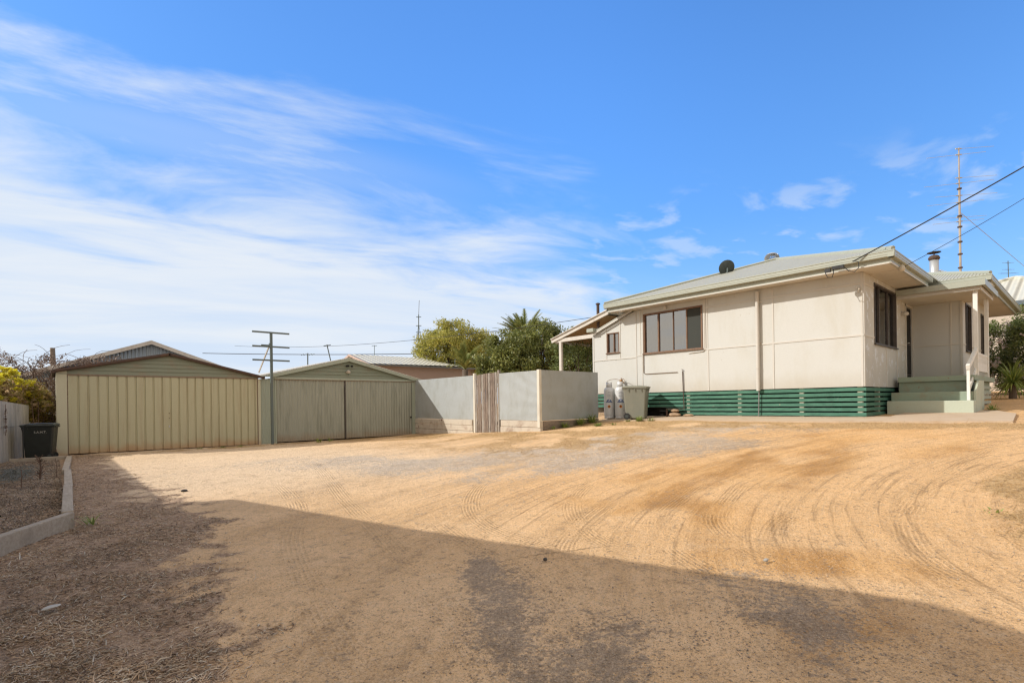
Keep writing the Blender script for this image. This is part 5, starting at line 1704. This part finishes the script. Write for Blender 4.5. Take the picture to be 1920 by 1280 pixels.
# hanging dry tendril on the fence
t = thing('dry_tendril', (-.87, 17.2, .8), 'dry brown tendril with curled leaves hanging down the cement sheet fence', 'tendril')
tq = [(-.86, 17.3, 1.50), (-.855, 17.25, 1.3), (-.86, 17.3, 1.1), (-.85, 17.28, .95), (-.86, 17.25, .75)]
MB().tube(tq, .006, 5).build('stem', M['twig'], t)
leaves(np.array([[-.85 + rng.normal() * .015, 17.27 + rng.normal() * .05, rng.uniform(.8, 1.38)] for _ in range(40)]), .06, M['vinedry'], 'leaves', t, .6, 0, 77)

# flowering bush at the right
t = thing('flowering_bush', (28.2, 1.4, 1.4), 'large green bush covered in pinkish white blossom at the right picture edge', 'bush')
P1, Q1 = clumps((28.3, .9, 3.0), (1.6, 2.4, 1.75), 190, 220, .38, 61, .95, .5)
P2, Q2 = clumps((29.8, -.5, 3.3), (1.6, 2.0, 1.9), 90, 200, .42, 62, .95, .5)
leaves(np.concatenate([Q1, Q2]), .14, M['oleander'], 'crown', t, .3, .3, 9)
Pf, Qf = clumps((28.3, .9, 3.0), (1.75, 2.5, 1.85), 150, 26, .18, 63, .95, .75)
leaves(Qf, .085, M['blossom'], 'blossom', t, .9, .4, 10)
limbs((28.3, 1.0, 1.2), (28.3, 1.0, 1.9), list(P1[::8]) + list(P2[::9]), M['bark'], t, .12)
for i in range(14):
    pass
def blades(center, n, L, wd, mat, parent, seedv, name='leaves', up=(.2, 1.4), segs=6, droop=.16, base_r=.04):
    r = random.Random(seedv)
    vs = []; fs = []
    for i in range(n):
        a = r.uniform(0, 2 * math.pi); e = r.uniform(*up)
        l = L * r.uniform(.65, 1.1)
        dh = Vector((math.cos(a), math.sin(a), 0)); sd = Vector((-dh.y, dh.x, 0))
        p = Vector(center) + dh * base_r * r.random()
        o = len(vs)
        for j in range(segs + 1):
            f = j / segs
            ww = wd * (1 - f ** 2) * .5 + .0005
            vs += [tuple(p - sd * ww), tuple(p + sd * ww)]
            p = p + (dh * math.cos(e) + Vector((0, 0, math.sin(e)))) * (l / segs)
            e -= droop * (1 + f)
        for j in range(segs):
            fs.append((o + 2 * j, o + 2 * j + 1, o + 2 * j + 3, o + 2 * j + 2))
    return MB().add(vs, fs).build(name, mat, parent, recalc=False)
t = thing('cordyline', (23.3, 1.78, 1.25), 'spiky strap leaved plant on a short trunk right of the porch', 'plant')
MB().tube([(23.3, 1.78, 1.1), (23.3, 1.78, 1.75)], [.11, .09], 10).build('trunk', M['bark'], t)
blades((23.3, 1.78, 1.78), 170, .95, .045, M['blade'], t, 71, up=(-.5, 1.5), droop=.13, base_r=.08)

# weeds: small green tufts
weedspec = [((13.38, 9.25), 100, .2, 'green weed tuft in front of the wheelie bin'), ((13.40, 8.85), 45, .14, 'green weed tuft just right of the wheelie bin foot'), ((13.35, 9.65), 35, .10, 'small weed at the left foot of the wheelie bin'),
 ((17.7, 1.72), 60, .20, 'bright yellow green tuft beside the right end of the steps'), ((18.9, 1.1), 22, .10, 'low green weed right of the paving corner'),
 ((12.0, 11.02), 90, .26, 'green weed against the old sleepers under the shaded fence panel'), ((12.7, 11.0), 110, .34, 'taller green weed near the house end of the shaded fence'), ((13.3, 11.05), 120, .42, 'weed clump between the fence end and the gas bottles'), ((11.5, 11.05), 20, .16, 'single small weed at the foot of the cream fence corner'),
 ((12.2, 9.9), 90, .16, 'flat green weed patch in the dry grass below the gas bottles'), ((12.5, 9.55), 30, .08, 'smaller flat weed patch toward the wheelie bin'),
 ((6.77, 17.6), 24, .26, 'thin yellow flowered weed at the left door of the grey green shed'), ((7.3, 17.9), 18, .20, 'thin weed under the door split of the grey green shed'), ((3.9, 17.9), 30, .08, 'low green weed by the right half of the olive shed door'), ((3.3, 17.95), 30, .07, 'low green weed by the middle of the olive shed door'), ((4.4, 17.9), 30, .07, 'low green weed near the right post of the olive shed'),
 ((6.66, .64), 16, .05, 'small dark green weed in the dry patch at the right'), ((.33, 7.8), 12, .22, 'wiry green weed at the front corner of the garden bed')]
for i, ((x, y), n_, l_, lab) in enumerate(weedspec):
    o = blades((0, 0, 0), n_, l_, .018, M['blade'], None, 200 + i, 'weed', (.15, 1.4), 4, .2, .10)
    o.location = (x, y, g1(x, y) + .01)
    tag(o, lab, 'weed', 'green weeds')
t = thing('dead_plant', (-.2, 13.1, .05), 'thicker dead brown stalk standing in the garden bed', 'dead plant')
b = MB().tube([(-.2, 13.1, 0), (-.19, 13.1, .3), (-.2, 13.08, .48)], [.018, .014, .006], 6)
for i in range(30):
    z = rnd.uniform(.08, .45); a = rnd.uniform(0, 6.28)
    b.tube([(-.2, 13.1, z), (-.2 + .07 * math.cos(a), 13.1 + .07 * math.sin(a), z + .07)], .006, 4)
b.build('stalk', M['twig'], t)
o = MB().tube([(-.62 + .2, 12.0, 0), (-.41, 12.0, .25), (-.42, 12.0, .42)], [.008, .007, .003], 5).tube([(-.42, 12.0, .2), (-.37, 12.02, .3)], .004, 4).build('dead_stalk', M['twig'])
tag(o, 'thin dead stalk at the left of the garden bed', 'dead plant')
o = MB().tube([(.03, 13.3, 0), (.04, 13.3, .25), (.02, 13.3, .42)], [.006, .005, .002], 5).build('dead_stalk', M['twig'])
tag(o, 'fine dead stalk close to the inner side of the long sleepers', 'dead plant')
# pile of grey prunings
b = MB()
for i in range(320):
    x = rnd.gauss(-.62, .16); y = rnd.gauss(14.2, .7); z = .05 + abs(rnd.gauss(0, .05))
    a = rnd.uniform(0, 6.28); l = rnd.uniform(.1, .28)
    b.tube([(x, y, z), (x + math.cos(a) * l / 2, y + math.sin(a) * l / 2, z + .03), (x + math.cos(a) * l, y + math.sin(a) * l, z + rnd.uniform(-.03, .03))], .0045, 4)
tag(b.build('prunings', simple('grey_twigs', (.20, .21, .19), .9)), kind='stuff')

# ------------------------------------------------------------------ loose ground cover
def bits(name, n, sampler, lens, wids, thk, mat, seedv, tilt=.35, bend=.2, kind='stuff', lift=.3):
    """small chips with thickness, lying on the ground"""
    r = np.random.default_rng(seedv)
    X_ = []; Y_ = []; tot = 0
    while tot < n:
        x, y, keep = sampler(r, n * 2)
        x = x[keep]; y = y[keep]
        X_.append(x); Y_.append(y); tot += len(x)
    x = np.concatenate(X_)[:n]; y = np.concatenate(Y_)[:n]
    z = gz(x, y)
    mu = mulch_amount(x, y)
    z = z + (fbm(x * .9, y * .9, 4) - .5) * .05 + (fbm(x * 6, y * 6, 4) - .5) * (.012 + .03 * mu)
    a = r.uniform(0, 2 * math.pi, n)
    L = r.uniform(*lens, n) * (.5 + r.random(n) ** 2)
    Wd = r.uniform(*wids, n)
    e = r.normal(0, tilt, n)
    d1 = np.stack([np.cos(a) * np.cos(e), np.sin(a) * np.cos(e), np.sin(e)], -1)
    s1_ = np.stack([-np.sin(a), np.cos(a), r.normal(0, .3, n)], -1)
    s1_ /= np.linalg.norm(s1_, axis=1)[:, None]
    nn = np.cross(d1, s1_)
    C = np.stack([x, y, z + np.abs(np.sin(e)) * L * lift + thk * .5], -1)
    bn = (r.normal(0, bend, n) * L)[:, None] * nn
    V = []
    for q, wq_ in ((-.5, .45), (0, 1.), (.5, .3)):
        mid = C + d1 * (L * q)[:, None] + (bn if q == 0 else 0)
        for sg in (-1, 1):
            V.append(mid + s1_ * (Wd * .5 * wq_ * sg)[:, None])
        V.append(mid + nn * (thk * (1 if q == 0 else .5)))
    V = np.stack(V, 1).reshape(-1, 3)
    base = (np.arange(n) * 9)[:, None]
    quads = np.array([(0, 1, 4, 3), (3, 4, 7, 6), (0, 3, 5, 2), (3, 6, 8, 5), (2, 5, 4, 1), (5, 8, 7, 4)])
    F = (base[:, :, None] + quads[None]).reshape(-1, 4)
    o = arrmesh(name, V, F, mat)
    return tag(o, kind=kind)
def chipmat(name, cols):
    m = leafmat(name, cols, 0.05, .9)
    return m
M['chips'] = chipmat('wood_chips', [(.14, .09, .055), (.48, .325, .21), (.64, .46, .30), (.32, .21, .135), (.74, .57, .40), (.11, .07, .045), (.82, .72, .56), (.54, .37, .23)])
M['chipspale'] = chipmat('pale_chips', [(.62, .52, .40), (.45, .31, .19), (.72, .68, .58), (.52, .32, .15)])
M['bedchips'] = chipmat('garden_chips', [(.20, .15, .11), (.46, .36, .27), (.33, .25, .18), (.60, .50, .38), (.14, .10, .075)])
M['straw'] = chipmat('dry_straw', [(.62, .40, .17), (.45, .27, .11), (.70, .52, .28), (.30, .19, .10)])
M['grit'] = chipmat('gravel_stones', [(.34, .26, .19), (.48, .37, .26), (.30, .235, .17), (.62, .50, .36), (.22, .185, .15), (.54, .39, .25)])
def samp_mulch(pw):
    def f(r, n):
        a = YAW + r.uniform(-R(56), R(6), n); d = 1.8 * (18 / 1.8) ** (r.random(n) ** pw)
        x = d * np.sin(a); y = d * np.cos(a)
        patch_ = fbm(x * 2.5 + 40, y * 2.5, 3)
        return x, y, (r.random(n) < mulch_amount(x, y) ** 1.5 * np.clip((patch_ - .2) * 2.2, .12, .85)) & (x > -.55 - (y < 6.5) * 2) & ~((x < .2) & (y > 7.95)) & ~((y > 6.83 + (x + .45) * 1.83 - .05) & (x < .14))
    return f
bits('wood_mulch', 46000, samp_mulch(1.0), (.012, .06), (.003, .012), .003, M['chips'], 81, .22, .08)
bits('wood_mulch', 4200, samp_mulch(1.2), (.02, .085), (.004, .014), .004, M['chipspale'], 82, .25, .1)
def samp_bed(r, n):
    x = r.uniform(-1.3, .10, n); y = r.uniform(6.0, 17.0, n)
    return x, y, (x > -.45 + (y - 19) * .22) & (y > 7.9 + (x - .13) * 1.83 + .08)
bits('bed_mulch', 17000, samp_bed, (.02, .08), (.006, .02), .006, M['bedchips'], 83, .3)
def samp_straw(r, n):
    a = YAW + r.uniform(-R(50), R(56), n); d = 4.5 * (21 / 4.5) ** (r.random(n) ** .75)
    x = d * np.sin(a); y = d * np.cos(a)
    return x, y, (r.random(n) < straw_amount(x, y)) & ~((x > 13.3) & (y > 1)) & (y < 18.3) & ~((x > 11.0) & (y > 11.1))
bits('dry_grass', 26000, samp_straw, (.03, .13), (.002, .006), .002, M['straw'], 84, .3, .15)
def samp_any(r, n):
    a = YAW + r.uniform(-R(30), R(56), n); d = 1.9 * (13 / 1.9) ** (r.random(n) ** 1.1)
    x = d * np.sin(a); y = d * np.cos(a)
    return x, y, (fbm(x * 1.5, y * 1.5 + 9, 3) > .53) & (x < 13.2)
bits('fallen_twigs', 520, samp_any, (.02, .10), (.002, .005), .002, M['chips'], 85, .15, .2)
def stones(name, n, sampler, s0, s1_, mat, seedv):
    r = np.random.default_rng(seedv)
    X_ = []; Y_ = []; tot = 0
    while tot < n:
        x, y, keep = sampler(r, n * 2)
        X_.append(x[keep]); Y_.append(y[keep]); tot += keep.sum()
    x = np.concatenate(X_)[:n]; y = np.concatenate(Y_)[:n]
    z = gz(x, y) + (fbm(x * .9, y * .9, 4) - .5) * .05 + (fbm(x * 6, y * 6, 4) - .5) * .012
    S = s0 * (s1_ / s0) ** (r.random(n) ** 3)
    oc = np.array([(1, 0, 0), (0, 1, 0), (-1, 0, 0), (0, -1, 0), (0, 0, .7), (0, 0, -.5)], float)
    V = oc[None] * S[:, None, None] * r.uniform(.6, 1.3, (n, 6, 1))
    a = r.uniform(0, 6.28, n); ca, sa = np.cos(a), np.sin(a)
    Vx = V[..., 0] * ca[:, None] - V[..., 1] * sa[:, None] + x[:, None]
    Vy = V[..., 0] * sa[:, None] + V[..., 1] * ca[:, None] + y[:, None]
    Vz = V[..., 2] + z[:, None] + S[:, None] * .2
    V = np.stack([Vx, Vy, Vz], -1).reshape(-1, 3)
    tri = np.array([(0, 1, 4), (1, 2, 4), (2, 3, 4), (3, 0, 4), (1, 0, 5), (2, 1, 5), (3, 2, 5), (0, 3, 5)])
    F = (np.arange(n)[:, None, None] * 6 + tri[None]).reshape(-1, 3)
    return tag(arrmesh(name, V, F, mat), kind='stuff')
def samp_gravel(r, n):
    a = YAW + r.uniform(-R(46), R(50), n); d = 1.9 * (11 / 1.9) ** (r.random(n) ** 1.2)
    x = d * np.sin(a); y = d * np.cos(a)
    g = blobs(x, y, GRAVEL, (fbm(x * 2.2, y * 2.2, 4) - .5) * 2.2 + (fbm(x * 9, y * 9, 3) - .5) * 1.6 - .1)
    return x, y, r.random(n) < g * .45 + .06 + .12 * np.clip((x + .4 * y - 2.4) / .6, 0, 1) * (y < 3.2) * (fbm(x * 3, y * 3, 3) > .45)
stones('gravel', 26000, samp_gravel, .002, .009, M['grit'], 91)
